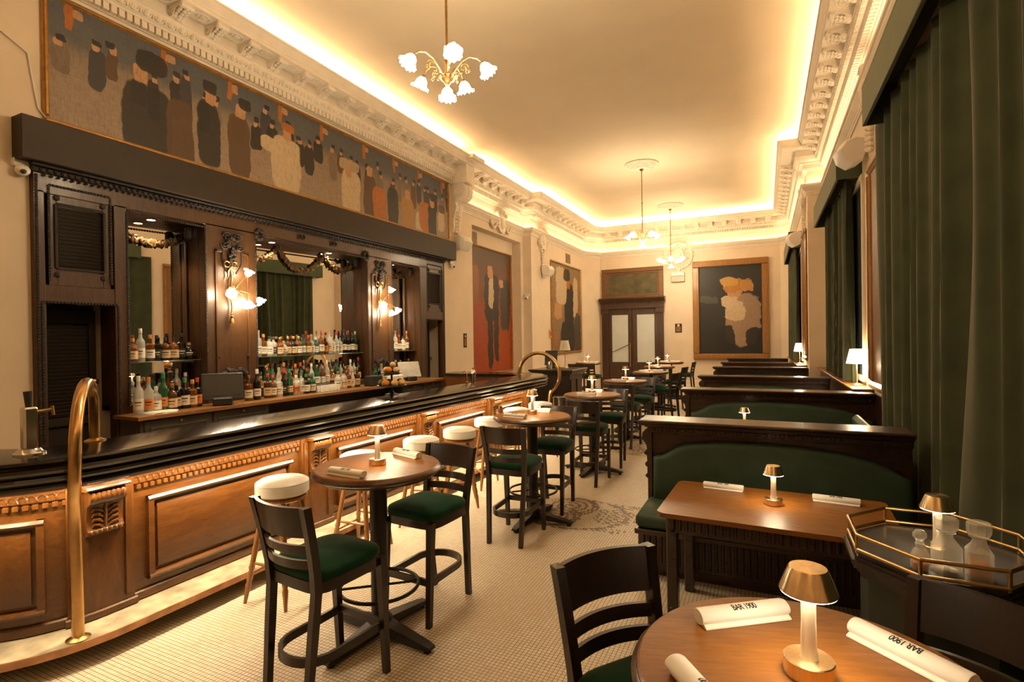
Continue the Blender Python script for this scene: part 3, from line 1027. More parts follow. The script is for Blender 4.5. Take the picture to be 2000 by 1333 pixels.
# louvred upper panels and lower doors
sl_me = MB()
sl_me.M = Matrix.Rotation(radians(28), 4, 'Y')
sl_me.box(-0.004, 0.004, -0.19, 0.19, -0.018, 0.018, 0.002)
sl_me = sl_me.mesh('slat', 30)
sl_me.materials.append(WOOD_BB_D)
sl2 = MB()
sl2.M = Matrix.Rotation(radians(28), 4, 'Y')
sl2.box(-0.004, 0.004, -0.205, 0.205, -0.019, 0.019, 0.002)
sl2 = sl2.mesh('slat', 30)
sl2.materials.append(WOOD_BB_D)
for yc in (2.815, 8.86):
    mb = RB(BBB)
    y0, y1, z0, z1 = yc - 0.255, yc + 0.255, 2.36, 3.3
    for (a, b_, c, d) in ((y0, yc - 0.19, z0, z1), (yc + 0.19, y1, z0, z1), (yc - 0.19, yc + 0.19, z0, 2.50), (yc - 0.19, yc + 0.19, 3.13, z1)):
        mb.box(-6.0, XF - 0.012, a, b_, c, d, 0.003)
    mb.box(-6.04, -6.0, y0, y1, z0, z1)
    for (a, b_) in ((yc - 0.13, 3.20), (yc + 0.13, 3.20)):
        pass
    dp = mb.build('louvre_panel', WOOD_BB_Z, bb)
    mb = RB(BBB)
    for zz in (2.52, 3.115):
        mb.box(XF - 0.014, XF + 0.004, yc - 0.20, yc + 0.20, zz - 0.012, zz + 0.012, 0.004)
    for s in (-1, 1):
        mb.box(XF - 0.014, XF + 0.004, yc + s * 0.20 - 0.012, yc + s * 0.20 + 0.012, 2.52, 3.115, 0.004)
        for zz in (2.46, 3.175):
            mb.lathe([(0.03, -0.004), (0.03, 0.004), (0.018, 0.01), (0.0, 0.012)], 12, (0, 0, 0)) if False else mb.ell((XF - 0.005, yc + s * 0.19, zz), (0.012, 0.028, 0.028), 10, 6)
    mb.build('raised_border', WOOD_BB_D, dp)
    for k in range(16):
        link('slat', sl_me, dp, (XF - 0.035 - BBB.x, yc - BBB.y, 2.555 + 0.035 * k))
    mb = RB(BBB)
    a0, a1 = yc - 0.27, yc + 0.27
    mb.box(-6.39, -6.30, a0, a1, 0, 2.2)
    for (a, b_, c, d) in ((a0, yc - 0.21, 0, 2.15), (yc + 0.21, a1, 0, 2.15), (yc - 0.21, yc + 0.21, 0, 0.25), (yc - 0.21, yc + 0.21, 2.02, 2.15), (yc - 0.21, yc + 0.21, 1.0, 1.08)):
        mb.box(-6.30, -6.26, a, b_, c, d, 0.003)
    ld_ = mb.build('louvre_door', WOOD_BB_D, bb)
    for k in range(25):
        link('slat', sl2, ld_, (-6.28 - BBB.x, yc - BBB.y, 1.11 + 0.036 * k))
    mb = RB(BBB)
    mb.M = mb.M @ Matrix.Translation((-6.26, yc + 0.235, 1.42)) @ Matrix.Rotation(pi / 2, 4, 'Y')
    mb.lathe([(0.012, 0), (0.012, 0.03), (0.03, 0.04), (0.032, 0.055), (0.018, 0.065), (0, 0.066)], 12)
    mb.build('knob', BRASS, ld_)
# sconce panels with carved crests
for yc in (4.41, 7.20):
    mb = RB(BBB)
    y0, y1, z0, z1 = yc - 0.23, yc + 0.23, 1.30, 2.93
    for (a, b_, c, d) in ((y0, y0 + 0.03, z0, z1), (y1 - 0.03, y1, z0, z1), (y0, y1, z0, z0 + 0.03), (y0, yc - 0.13, z1 - 0.03, z1), (yc + 0.13, y1, z1 - 0.03, z1)):
        mb.box(XF - 0.002, XF + 0.014, a, b_, c, d, 0.005)
    pn = mb.build('pilaster_panel', WOOD_BB_Z, bb)
    mb = RB(BBB)
    for s in (-1, 1):
        mb.tube([(XF + 0.006, yc + s * 0.13, 2.93), (XF + 0.01, yc + s * 0.135, 2.80), (XF + 0.01, yc + s * 0.10, 2.72), (XF + 0.008, yc + s * 0.05, 2.66)], 0.012, 6)
        scroll(mb, (XF + 0.015, yc + s * 0.07, 3.10), 0.06, 1.5, 0, 'yz', s, 0.014, 0 if s > 0 else pi)
        scroll(mb, (XF + 0.015, yc + s * 0.10, 2.99), 0.05, 1.4, 0, 'yz', -s, 0.012, 0 if s > 0 else pi)
    rr = random.Random(int(yc * 10))
    for k in range(26):
        u = k / 25
        mb.ell((XF + 0.02, yc + rr.uniform(-1, 1) * 0.09 * (1 - u * 0.7), 3.10 - 0.36 * u), (0.025, 0.024, 0.026), 7, 5)
    tag(mb.build('carved_crest', WOOD_BB_D, pn), kind='stuff')
    mb = RB(BBB)
    for s in (-1, 1):
        for k in range(6):
            mb.ell((XF + 0.02, yc + s * 0.03 * k, 1.40 + 0.05 * math.sqrt(max(0, 1 - (k / 6) ** 2)) + rr.uniform(-.02, .02)), (0.03, 0.035, 0.04), 7, 5)
        mb.ell((XF + 0.008, yc + s * 0.20, 1.63), (0.012, 0.02, 0.02), 8, 5)
    tag(mb.build('carved_foot', WOOD_BB_D, pn), kind='stuff')
# corner rosettes of the middle opening and small twists above it
for yy in (4.80, 6.83):
    mb = RB(BBB)
    for k in range(7):
        a = 2 * pi * k / 7
        mb.ell((XF + 0.02, yy + 0.05 * cos(a), 3.20 + 0.06 * sin(a)), (0.025, 0.03, 0.03), 7, 5)
    mb.build('carved_rosette', WOOD_BB_D, bb)
for yy in (5.5, 6.12):
    mb = RB(BBB)
    for s in (-1, 1):
        mb.tube([(XF + 0.012, yy + s * 0.03 + 0.03 * cos(u), 3.29 + 0.03 * sin(u)) for u in [2 * pi * j / 10 for j in range(10)]], 0.01, 5, True)
    mb.build('carved_twist', WOOD_BB_D, bb)
# swagged garlands in front of the mirrors
for (ya, yb, za, zb, sag) in ((3.25, 4.04, 3.14, 3.08, 0.16), (4.78, 5.42, 3.08, 3.16, 0.17), (5.42, 6.22, 3.16, 3.16, 0.30), (6.22, 6.85, 3.16, 3.08, 0.17), (7.55, 8.0, 3.02, 3.04, 0.10), (7.95, 8.32, 3.1, 3.1, 0.08)):
    mb = RB(BBB)
    rr = random.Random(int(ya * 100))
    n = int((yb - ya + sag) / 0.0052)
    for k in range(n):
        u = k / (n - 1)
        yy, zz = ya + (yb - ya) * u, za + (zb - za) * u - sag * 4 * u * (1 - u)
        a = rr.uniform(0, 2 * pi)
        r = rr.uniform(0.006, 0.034)
        sv = mb.M
        mb.M = sv @ Matrix.Translation((mirror_x(yy) + 0.045 + r * cos(a), yy, zz + r * sin(a))) @ Matrix.Rotation(rr.uniform(0, 6.3), 4, 'X') @ Matrix.Rotation(rr.uniform(-.7, .7), 4, 'Z')
        mb.ell((0, 0, 0), (0.008, 0.016, 0.036), 5, 4)
        mb.M = sv
    mb.build('garland', GOLD_LEAF, bb)
for yy in (3.98, 6.80, 8.28):
    mb = RB(BBB)
    for k in range(5):
        mb.ell((-6.10, yy, 3.13 - 0.02 * k), (0.05, 0.05, 0.04), 8, 5)
    mb.build('carved_boss', WOOD_BB_D, bb)
for (yy) in (3.62, 5.23, 6.30, 7.86):
    mb = RB(BBB)
    mb.lathe([(0.055, 3.203), (0.055, 3.192), (0.042, 3.190), (0.042, 3.203)], 18, (-6.2, yy, 0))
    r_ = mb.build('downlight', BRASS_D, bb)
    mb = RB(BBB)
    mb.lathe([(0.041, 3.198), (0.041, 3.194)], 16, (-6.2, yy, 0))
    mb.build('lens', SPOT_GLOW, r_)
    ld = bpy.data.lights.new('downlight_beam', 'SPOT')
    ld.energy, ld.color, ld.spot_size, ld.spot_blend, ld.shadow_soft_size = 30, WARM2, radians(100), 0.6, 0.04
    lo = link('downlight_beam', ld, r_, (-6.2 - BBB.x, yy - BBB.y, 3.185))

# ------------------------------------------------------------------ back counter
bc = thing('back_counter', 'wood topped back counter with grey panelled cupboards under the mirrors', 'counter', (-5.7, 5.7, 0))
CB = Vector((-5.7, 5.7, 0))
mb = RB(CB)
mb.add([(-5.93, 3.06, 1.05), (-5.93, 8.40, 1.05), (-5.38, 8.40, 1.05), (-5.50, 3.06, 1.05), (-5.93, 3.06, 1.085), (-5.93, 8.40, 1.085), (-5.385, 8.40, 1.085), (-5.505, 3.06, 1.085)],
       [(0, 1, 2, 3), (4, 5, 6, 7), (0, 1, 5, 4), (1, 2, 6, 5), (2, 3, 7, 6), (3, 0, 4, 7)])
mb.build('worktop', WOOD_COUNTER, bc, 20)
mb = RB(CB)
mb.box(-5.93, -5.58, 3.12, 4.62, 0.0, 1.05)
mb.box(-5.93, -5.50, 7.2, 8.34, 0.0, 1.05)
mb.box(-5.93, -5.88, 4.62, 7.2, 0.0, 1.05)
mb.box(-5.93, -5.55, 4.62, 7.2, 0.66, 0.69)
mb.build('carcass', GREY_CAB, bc, 0)
for (y0, y1, xf) in ((3.15, 3.85, -5.58), (3.88, 4.60, -5.58), (7.22, 7.75, -5.50), (7.78, 8.32, -5.50)):
    mb = RB(CB)
    mb.box(xf - 0.005, xf + 0.02, y0, y1, 0.1, 1.03, 0.004)
    for (a, b_, c, d) in ((y0 + 0.05, y1 - 0.05, 0.94, 0.965), (y0 + 0.05, y1 - 0.05, 0.16, 0.185), (y0 + 0.05, y0 + 0.075, 0.185, 0.94), (y1 - 0.075, y1 - 0.05, 0.185, 0.94)):
        mb.box(xf + 0.018, xf + 0.032, a, b_, c, d, 0.004)
    d_ = mb.build('cupboard_door', GREY_CAB, bc)
    mb = RB(CB)
    mb.ell((xf + 0.04, (y0 + y1) / 2, 1.0), (0.016, 0.016, 0.016), 8, 6)
    mb.build('knob', BRASS, d_)

# ------------------------------------------------------------------ the bar
BARPATH = []
BARPATH.append(Vector((-5.98, 1.29)))
for k in range(13):
    a = -pi / 2 + (pi / 2) * k / 12
    BARPATH.append(Vector((-4.27 + 0.57 * cos(a), 1.86 + 0.57 * sin(a))))
FX, FY = -3.535, 8.02
for k in range(1, 25):
    u = k / 25
    BARPATH.append(Vector((-3.70 + (FX + 3.70) * u, 1.86 + (FY - 1.86) * u)))
for k in range(11):
    a = radians(-1.5) + (pi / 2 + radians(1.5)) * k / 10
    BARPATH.append(Vector((FX - 0.5 + 0.5 * cos(a), FY + 0.5 * sin(a))))
BARPATH.append(Vector((-5.40, FY + 0.5)))
BS = [0.0]
for i in range(1, len(BARPATH)):
    BS.append(BS[-1] + (BARPATH[i] - BARPATH[i - 1]).length)


def bar_sub(s0, s1):
    def at(s):
        for i in range(1, len(BS)):
            if s <= BS[i] + 1e-9:
                u = (s - BS[i - 1]) / (BS[i] - BS[i - 1])
                return BARPATH[i - 1].lerp(BARPATH[i], u)
        return BARPATH[-1]
    pts = [at(s0)] + [BARPATH[i] for i in range(len(BS)) if s0 + 0.01 < BS[i] < s1 - 0.01] + [at(s1)]
    return pts


def s_of_y(y):
    i0 = 13
    for i in range(i0, len(BS) - 1):
        if BARPATH[i].y <= y <= BARPATH[i + 1].y:
            u = (y - BARPATH[i].y) / (BARPATH[i + 1].y - BARPATH[i].y)
            return BS[i] + u * (BS[i + 1] - BS[i])
    return BS[-1]


def rect(d0, d1, z0, z1, b=0.0):
    if b <= 0:
        return [(d0, z0), (d1, z0), (d1, z1), (d0, z1)]
    return [(d0, z0), (d1 - b, z0), (d1, z0 + b), (d1, z1 - b), (d1 - b, z1), (d0, z1)]


BO = Vector((-3.9, 5.0, 0))
bar = thing('bar_counter', 'long curved bar with black moulded top and amber wood panelled front', 'bar', BO)
S0, S1 = 0.0, BS[-1]


def bsweep(prof, s0=S0, s1=S1):
    mb = RB(BO)
    mb.sweep(bar_sub(s0, s1), prof)
    return mb


bsweep([(-0.24, 1.145), (0.24, 1.145), (0.262, 1.150), (0.27, 1.162), (0.262, 1.175), (0.24, 1.18), (-0.23, 1.18), (-0.24, 1.17)]).build('bar_top', LACQUER, bar)
bsweep([(-0.05, 1.145), (0.25, 1.145), (0.25, 1.138), (0.275, 1.134), (0.286, 1.118), (0.275, 1.102), (0.255, 1.098), (0.255, 1.090), (0.272, 1.084), (0.278, 1.070), (0.268, 1.056), (0.25, 1.052),
        (0.25, 1.044), (0.262, 1.038), (0.266, 1.026), (0.258, 1.012), (0.235, 1.005), (0.225, 0.998), (0.20, 0.998), (0.20, 1.02), (0.05, 1.02), (0.05, 0.99), (-0.05, 0.985)]).build('top_moulding', LACQUER, bar)
bsweep([(-0.20, 0.0), (-0.06, 0.0), (-0.06, 0.12), (0.0, 0.12), (0.0, 0.985), (-0.05, 0.985), (-0.05, 1.145), (-0.20, 1.145)]).build('body', WOOD_BAR_Y, bar)
bsweep([(-0.05, 0.11), (0.27, 0.11), (0.28, 0.115), (0.28, 0.137), (0.27, 0.14), (-0.02, 0.14)]).build('foot_ledge', plain('worn_stone_ledge', (0.33, 0.28, 0.19), 0.6, var=0.4, vscale=7), bar)
bsweep(rect(0.281, 0.287, 0.098, 0.142, 0.002)).build('ledge_edging', plain('copper_edging', (0.40, 0.22, 0.12), 0.4, 0.8, var=0.3, vscale=10), bar)
bsweep(rect(0.0, 0.025, 0.14, 0.20, 0.008)).build('plinth', WOOD_BAR_Y, bar)
bsweep(rect(0.0, 0.02, 0.895, 0.985, 0.006)).build('frieze_band', WOOD_BAR_Y, bar)
COR_Y = [1.84, 3.50, 5.13, 6.74, 7.93]
cs = [BS[13] - 0.03] + [s_of_y(y) for y in COR_Y[1:]]
fr, dn = RB(BO), RB(BO)
s = BS[1] + 0.4
sv = Matrix.Translation(-BO)
while s < S1 - 1.0:
    p0, p1 = bar_sub(s, s + 0.02)[0], bar_sub(s, s + 0.02)[-1]
    tt = (p1 - p0).normalized()
    if min(abs(s - c) for c in cs) > 0.17:
        dn.M = sv @ frame_at(p0, tt, 0, 0)
        dn.box(0.0, 0.028, -0.014, 0.014, 0.862, 0.892, 0.003)
        fr.M = dn.M
        fr.tube([(0.022, -0.015 + 0.022 * cos(u), 0.922 + 0.022 * sin(u)) for u in (0.3, 1.2, 2.1, 3.0, 3.9)], 0.006, 4)
        fr.ell((0.022, 0.008, 0.918), (0.008, 0.008, 0.02), 6, 4)
    s += 0.042
tag(dn.build('dentil_row', WOOD_BAR_Z, bar, 30), 'row of small amber wood dentils', kind='stuff')
tag(fr.build('carved_frieze', WOOD_BAR_Z, bar), 'carved leaf frieze under the black moulding', kind='stuff')
bsweep(rect(0.165, 0.185, 1.012, 1.0195)).build('led_tape', LED_TAPE, bar, 0)
# raised panels between the pilasters
lims = [BS[1] + 0.12] + cs + [cs[-1] + 1.1]
for i in range(len(lims) - 1):
    a = lims[i] + (0.0 if i == 0 else 0.26)
    b_ = lims[i + 1] - 0.26
    if b_ - a < 0.2:
        continue
    z0, z1 = 0.255, 0.80
    pm = bsweep([(0.0, z0 + .06), (0.012, z0 + .06), (0.022, z0 + .09), (0.022, z1 - .09), (0.012, z1 - .06), (0.0, z1 - .06)], a + 0.06, b_ - 0.06).build('front_panel', WOOD_BAR_Y, bar)
    mo = RB(BO)
    mo.sweep(bar_sub(a, b_), [(0, z1 - .035), (0.03, z1 - .035), (0.042, z1 - .018), (0.03, z1), (0, z1)])
    mo.sweep(bar_sub(a, b_), [(0, z0), (0.03, z0), (0.042, z0 + .018), (0.03, z0 + .035), (0, z0 + .035)])
    mo.sweep(bar_sub(a, a + 0.035), rect(0, 0.034, z0, z1, 0.01))
    mo.sweep(bar_sub(b_ - 0.035, b_), rect(0, 0.034, z0, z1, 0.01))
    mo.build('panel_moulding', WOOD_BAR_Y, pm)
# pilasters with carved corbels
for c in cs:
    mb = bsweep(rect(0.0, 0.035, 0.14, 0.955, 0.006), c - 0.17, c + 0.17)
    mb.M = Matrix.Translation(-BO)
    mb.sweep(bar_sub(c - 0.18, c + 0.18), rect(0.0, 0.05, 0.14, 0.19, 0.008))
    mb.sweep(bar_sub(c - 0.15, c - 0.115), rect(0.03, 0.05, 0.22, 0.92, 0.006))
    mb.sweep(bar_sub(c + 0.115, c + 0.15), rect(0.03, 0.05, 0.22, 0.92, 0.006))
    pl = mb.build('pilaster', WOOD_BAR_Z, bar)
    p = bar_sub(c - 0.01, c + 0.01)
    M = Matrix.Translation(-BO) @ frame_at((p[0] + p[-1]) / 2, (p[-1] - p[0]).normalized(), 0, 0)
    mb = MB()
    mb.M = M
    mb.extr([(0.03, 0.955), (0.12, 0.955), (0.128, 0.945), (0.12, 0.935), (0.03, 0.925)], 'y', -0.115, 0.115)
    prof = [(0.03, 0.93), (0.085, 0.93), (0.11, 0.915), (0.118, 0.89), (0.11, 0.862), (0.09, 0.845), (0.07, 0.835), (0.062, 0.80), (0.058, 0.74), (0.065, 0.70), (0.075, 0.685), (0.072, 0.665), (0.055, 0.655), (0.03, 0.65)]
    mb.extr(prof, 'y', -0.095, 0.095)
    for k in range(7):
        yy = -0.078 + 0.026 * k
        mb.ell((0.10, yy, 0.895), (0.025, 0.014, 0.03), 7, 5)
        mb.ell((0.066, yy, 0.676), (0.016, 0.013, 0.016), 7, 5)
    for s_ in (-1, 1):
        for k in range(4):
            z = 0.81 - 0.032 * k
            mb.tube([(0.064, s_ * 0.012, z - 0.02), (0.072, s_ * 0.035, z), (0.07, s_ * 0.062, z + 0.006), (0.064, s_ * 0.07, z - 0.012)], [0.006, 0.009, 0.008, 0.004], 5)
    mb.rod((0.066, 0, 0.70), (0.07, 0, 0.84), 0.008, 6)
    mb.build('corbel', WOOD_BAR_Z, pl)
# light under the moulding
for (ya, yb) in ((1.9, 8.0),):
    pa, pb = bar_sub(s_of_y(ya), s_of_y(ya) + 0.01)[0], bar_sub(s_of_y(yb) - 0.01, s_of_y(yb))[-1]
    strip_light('bar_led_light', (pa.x + 0.175, pa.y, 1.008), (pb.x + 0.175, pb.y, 1.008), 0.02, BAR_LED, WARM2, (0.0, 0, -1))
a0 = bar_sub(BS[1] + .1, BS[7])
for q0, q1 in ((BARPATH[4], BARPATH[8]), (BARPATH[8], BARPATH[13])):
    nn = Vector(((q1 - q0).y, -(q1 - q0).x)).normalized() * 0.175
    strip_light('bar_led_light', (q0.x + nn.x, q0.y + nn.y, 1.008), (q1.x + nn.x, q1.y + nn.y, 1.008), 0.02, BAR_LED, WARM2, (0.1, 0, -1))


# brass hoop rails over the bar
def hoop(name, label, pts, flange):
    t = thing(name, label, 'rail', (pts[0][0], pts[0][1], pts[0][2]))
    b0 = Vector(pts[0])
    mb = RB(b0)
    # smooth the polyline
    P = [Vector(p) for p in pts]
    out = []
    for i in range(len(P) - 1):
        p0, p1, p2, p3 = P[max(i - 1, 0)], P[i], P[i + 1], P[min(i + 2, len(P) - 1)]
        for k in range(6):
            u = k / 6
            out.append(0.5 * ((2 * p1) + (p2 - p0) * u + (2 * p0 - 5 * p1 + 4 * p2 - p3) * u * u + (3 * p1 - p0 - 3 * p2 + p3) * u ** 3))
    out.append(P[-1])
    mb.tube(out, 0.03, 14)
    mb.build('bent_tube', BRASS, t)
    for q in flange:
        mb = RB(b0)
        mb.lathe([(0.058, 0), (0.058, 0.006), (0.04, 0.014), (0.031, 0.02)], 18, q)
        mb.build('flange', BRASS, t)
    return t


hoop('brass_hoop_rail', 'thick brass hoop rail arching over the near end of the bar', [(-3.52, 1.62, 0.14), (-3.51, 1.615, 0.45), (-3.49, 1.60, 0.78), (-3.44, 1.575, 0.92), (-3.345, 1.535, 1.06), (-3.325, 1.53, 1.20), (-3.345, 1.545, 1.33), (-3.43, 1.60, 1.47), (-3.55, 1.68, 1.555), (-3.67, 1.76, 1.575), (-3.79, 1.84, 1.53), (-3.87, 1.89, 1.43), (-3.91, 1.91, 1.30), (-3.915, 1.915, 1.18)],
     [(-3.52, 1.62, 0.14), (-3.915, 1.915, 1.18)])
hoop('brass_hoop_rail', 'slender brass hoop rail at the far rounded end of the bar', [(-3.22, 8.10, 0.14), (-3.215, 8.10, 0.60), (-3.20, 8.11, 0.88), (-3.12, 8.13, 0.99), (-3.06, 8.16, 1.12), (-3.07, 8.17, 1.30), (-3.17, 8.20, 1.44), (-3.32, 8.22, 1.53), (-3.48, 8.22, 1.55), (-3.62, 8.20, 1.50), (-3.72, 8.17, 1.40), (-3.765, 8.15, 1.28), (-3.77, 8.15, 1.18)],
     [(-3.22, 8.10, 0.14), (-3.77, 8.15, 1.18)])


# ------------------------------------------------------------------ bar chairs (facing +y)
def cushion(mb, w, d, z0, z1, dome, n=28, e=3.2, dy=0.0):
    """rounded pad: superellipse outline with a domed top"""
    rings = [(0.97, z0), (1.0, z0 + 0.3 * (z1 - z0)), (1.0, z0 + 0.62 * (z1 - z0)), (0.97, z0 + 0.86 * (z1 - z0)), (0.90, z1), (0.72, z1 + dome * 0.5), (0.42, z1 + dome * 0.9)]
    vs, fs = [], []
    for (k, z) in rings:
        for i in range(n):
            a = 2 * pi * i / n
            c_, s_ = cos(a), sin(a)
            vs.append((k * w / 2 * math.copysign(abs(c_) ** (2 / e), c_), dy + k * d / 2 * math.copysign(abs(s_) ** (2 / e), s_), z))
    for j in range(len(rings) - 1):
        for i in range(n):
            i2 = (i + 1) % n
            fs.append((j * n + i, j * n + i2, (j + 1) * n + i2, (j + 1) * n + i))
    vs.append((0, dy, z1 + dome))
    t_ = len(vs) - 1
    for i in range(n):
        fs.append(((len(rings) - 1) * n + i, (len(rings) - 1) * n + (i + 1) % n, t_))
    fs.append(tuple(range(n))[::-1])
    mb.add(vs, fs)


def curved_slat(mb, y_at, z0, z1, hw, bow, th, n=12, lean=0.0):
    """slat between the two back posts, bowed towards -y"""
    vs, fs = [], []
    for i in range(n + 1):
        u = -1 + 2 * i / n
        x = hw * u
        for (z, q) in ((z0, 0), (z1, 0), (z1, 1), (z0, 1)):
            y = y_at(z) - bow * (1 - u * u) + (th / 2 if q else -th / 2)
            vs.append((x, y, z))
    for i in range(n):
        for k in range(4):
            k2 = (k + 1) % 4
            fs.append((i * 4 + k, i * 4 + k2, (i + 1) * 4 + k2, (i + 1) * 4 + k))
    fs.append((0, 1, 2, 3))
    fs.append((n * 4, n * 4 + 3, n * 4 + 2, n * 4 + 1))
    mb.add(vs, fs)


def post_y(z):
    return -0.25 + 0.055 * min(1, z / 0.62) if z < 0.62 else -0.195 - 0.075 * ((z - 0.62) / 0.415) ** 1.3


def post_x(z):
    return 0.150 + 0.022 * min(1, z / 0.66) if z < 0.66 else 0.172 + 0.022 * (z - 0.66) / 0.375


def make_bar_chair(label, group):
    t = thing('bar_chair', label, 'chair', (0, 0, 0), 0, group)
    for s in (-1, 1):
        mb = MB()
        zs = [0, 0.2, 0.4, 0.6, 0.7, 0.8, 0.9, 1.0, 1.035]
        vs, fs = [], []
        for z in zs:
            hx = 0.0175
            hy = 0.021 if z > 0.3 else 0.017
            for (i, j) in ((-1, -1), (1, -1), (1, 1), (-1, 1)):
                vs.append((s * post_x(z) + i * hx, post_y(z) + j * hy, z))
        for k in range(len(zs) - 1):
            for q in range(4):
                q2 = (q + 1) % 4
                fs.append((k * 4 + q, k * 4 + q2, (k + 1) * 4 + q2, (k + 1) * 4 + q))
        fs += [(0, 1, 2, 3), tuple(len(vs) - 4 + q for q in (3, 2, 1, 0))]
        mb.add(vs, fs)
        mb.build('leg', WOOD_CHAIR, t, 40)
    for s in (-1, 1):
        mb = MB()
        a, b_ = 0.016, 0.022
        vs = []
        for (z, h, x, y) in ((0, a, 0.183, 0.236), (0.64, b_, 0.185, 0.205)):
            for (i, j) in ((-1, -1), (1, -1), (1, 1), (-1, 1)):
                vs.append((s * x + i * h, y + j * h, z))
        mb.add(vs, [(0, 1, 2, 3), (7, 6, 5, 4), (0, 4, 5, 1), (1, 5, 6, 2), (2, 6, 7, 3), (3, 7, 4, 0)])
        mb.build('leg', WOOD_CHAIR, t, 40)
    mb = MB()
    # apron
    n = 28
    vs, fs = [], []
    for (k, z) in ((1.0, 0.60), (1.0, 0.655), (0.9, 0.655), (0.9, 0.60)):
        for i in range(n):
            a = 2 * pi * i / n
            c_, s_ = cos(a), sin(a)
            vs.append((k * 0.207 * math.copysign(abs(c_) ** 0.4, c_), 0.005 + k * 0.217 * math.copysign(abs(s_) ** 0.4, s_), z))
    for j in range(4):
        for i in range(n):
            i2, j2 = (i + 1) % n, (j + 1) % 4
            fs.append((j * n + i, j * n + i2, j2 * n + i2, j2 * n + i))
    mb.add(vs, fs)
    mb.build('seat_frame', WOOD_CHAIR, t, 40)
    mb = MB()
    cushion(mb, 0.425, 0.44, 0.652, 0.708, 0.03, 36, 4.6, dy=0.01)
    mb.build('seat', VELVET_G, t, 60)
    mb = MB()
    curved_slat(mb, post_y, 0.885, 1.035, 0.185, 0.045, 0.02)
    mb.build('backrest', WOOD_CHAIR, t, 40)
    for z in (0.80, 0.725):
        mb = MB()
        curved_slat(mb, post_y, z, z + 0.045, 0.178, 0.045, 0.016)
        mb.build('back_slat', WOOD_CHAIR, t, 40)
    mb = MB()
    pts = [(-0.17, 0.20)]
    for k in range(13):
        a = pi + pi * k / 12
        pts.append((0.165 * cos(a), -0.09 + 0.15 * sin(a)))
    pts.append((0.17, 0.20))
    mb.sweep(pts, [(-0.009, 0.24), (0.009, 0.24), (0.009, 0.285), (-0.009, 0.285)])
    mb.build('footrest_hoop', WOOD_CHAIR, t, 40)
    mb = MB()
    mb.box(-0.17, 0.17, 0.212, 0.234, 0.25, 0.295, 0.004)
    mb.build('front_stretcher', WOOD_CHAIR, t)
    return t


G_CH = 'dark bar chairs with green velvet seats'
CH = make_bar_chair('bar chair at the first round table, back to the viewer, nearest the camera', G_CH)
CH.location, CH.rotation_euler = (-2.08, 2.06, 0), (0, 0, radians(-6))
tabs = [('first', -2.15, 2.56), ('second', -2.09, 4.80), ('third', -2.11, 6.88), ('fourth', -2.22, 9.2), ('fifth', -2.26, 11.65), ('sixth', -2.45, 13.8), ('last', -2.55, 16.2)]
chair_list = [
    ((-2.08, 2.985), 176, 'bar chair on the far side of the first round table, facing the viewer'),
    ((-2.07, 4.35), 2, 'bar chair on the near side of the second round table, back to the viewer'),
    ((-2.07, 5.27), 182, 'bar chair on the far side of the second round table'),
    ((-2.0, 6.38), 0, 'bar chair on the near side of the third round table, back to the viewer'),
    ((-2.0, 7.38), 184, 'bar chair on the far side of the third round table'),
    ((-2.1, 8.7), -2, 'bar chair on the near side of the fourth round table'),
    ((-2.05, 9.72), 178, 'bar chair on the far side of the fourth round table'),
    ((-1.93, 11.45), 75, 'bar chair at the aisle side of the fifth round table'),
    ((-2.25, 12.15), 180, 'bar chair on the far side of the fifth round table'),
    ((-2.35, 11.18), 0, 'bar chair on the near side of the fifth round table'),
    ((-2.05, 13.65), 80, 'bar chair at the aisle side of the sixth round table'),
    ((-2.15, 16.3), 85, 'bar chair closest to the gold framed picture at the last round table'),
    ((-5.05, 14.95), 10, 'bar chair on the bar side of the table beside the double doors'),
    ((-4.55, 14.92), -12, 'bar chair nearer the aisle at the table beside the double doors'),
]
for (p, rz, lab) in chair_list:
    dup(CH, (p[0], p[1], 0), radians(rz), lab)
# chairs round the near table
dup(CH, (-0.305, 1.645, 0), math.atan2(-0.55, -0.51) + 0.0, 'bar chair with open slats pulled up to the foreground round table').rotation_euler = (0, 0, radians(-128 + 0))
dup(CH, (0.405, 1.70, 0), 0, 'bar chair beside the foreground table, in front of the tray stand').rotation_euler = (0, 0, radians(142))


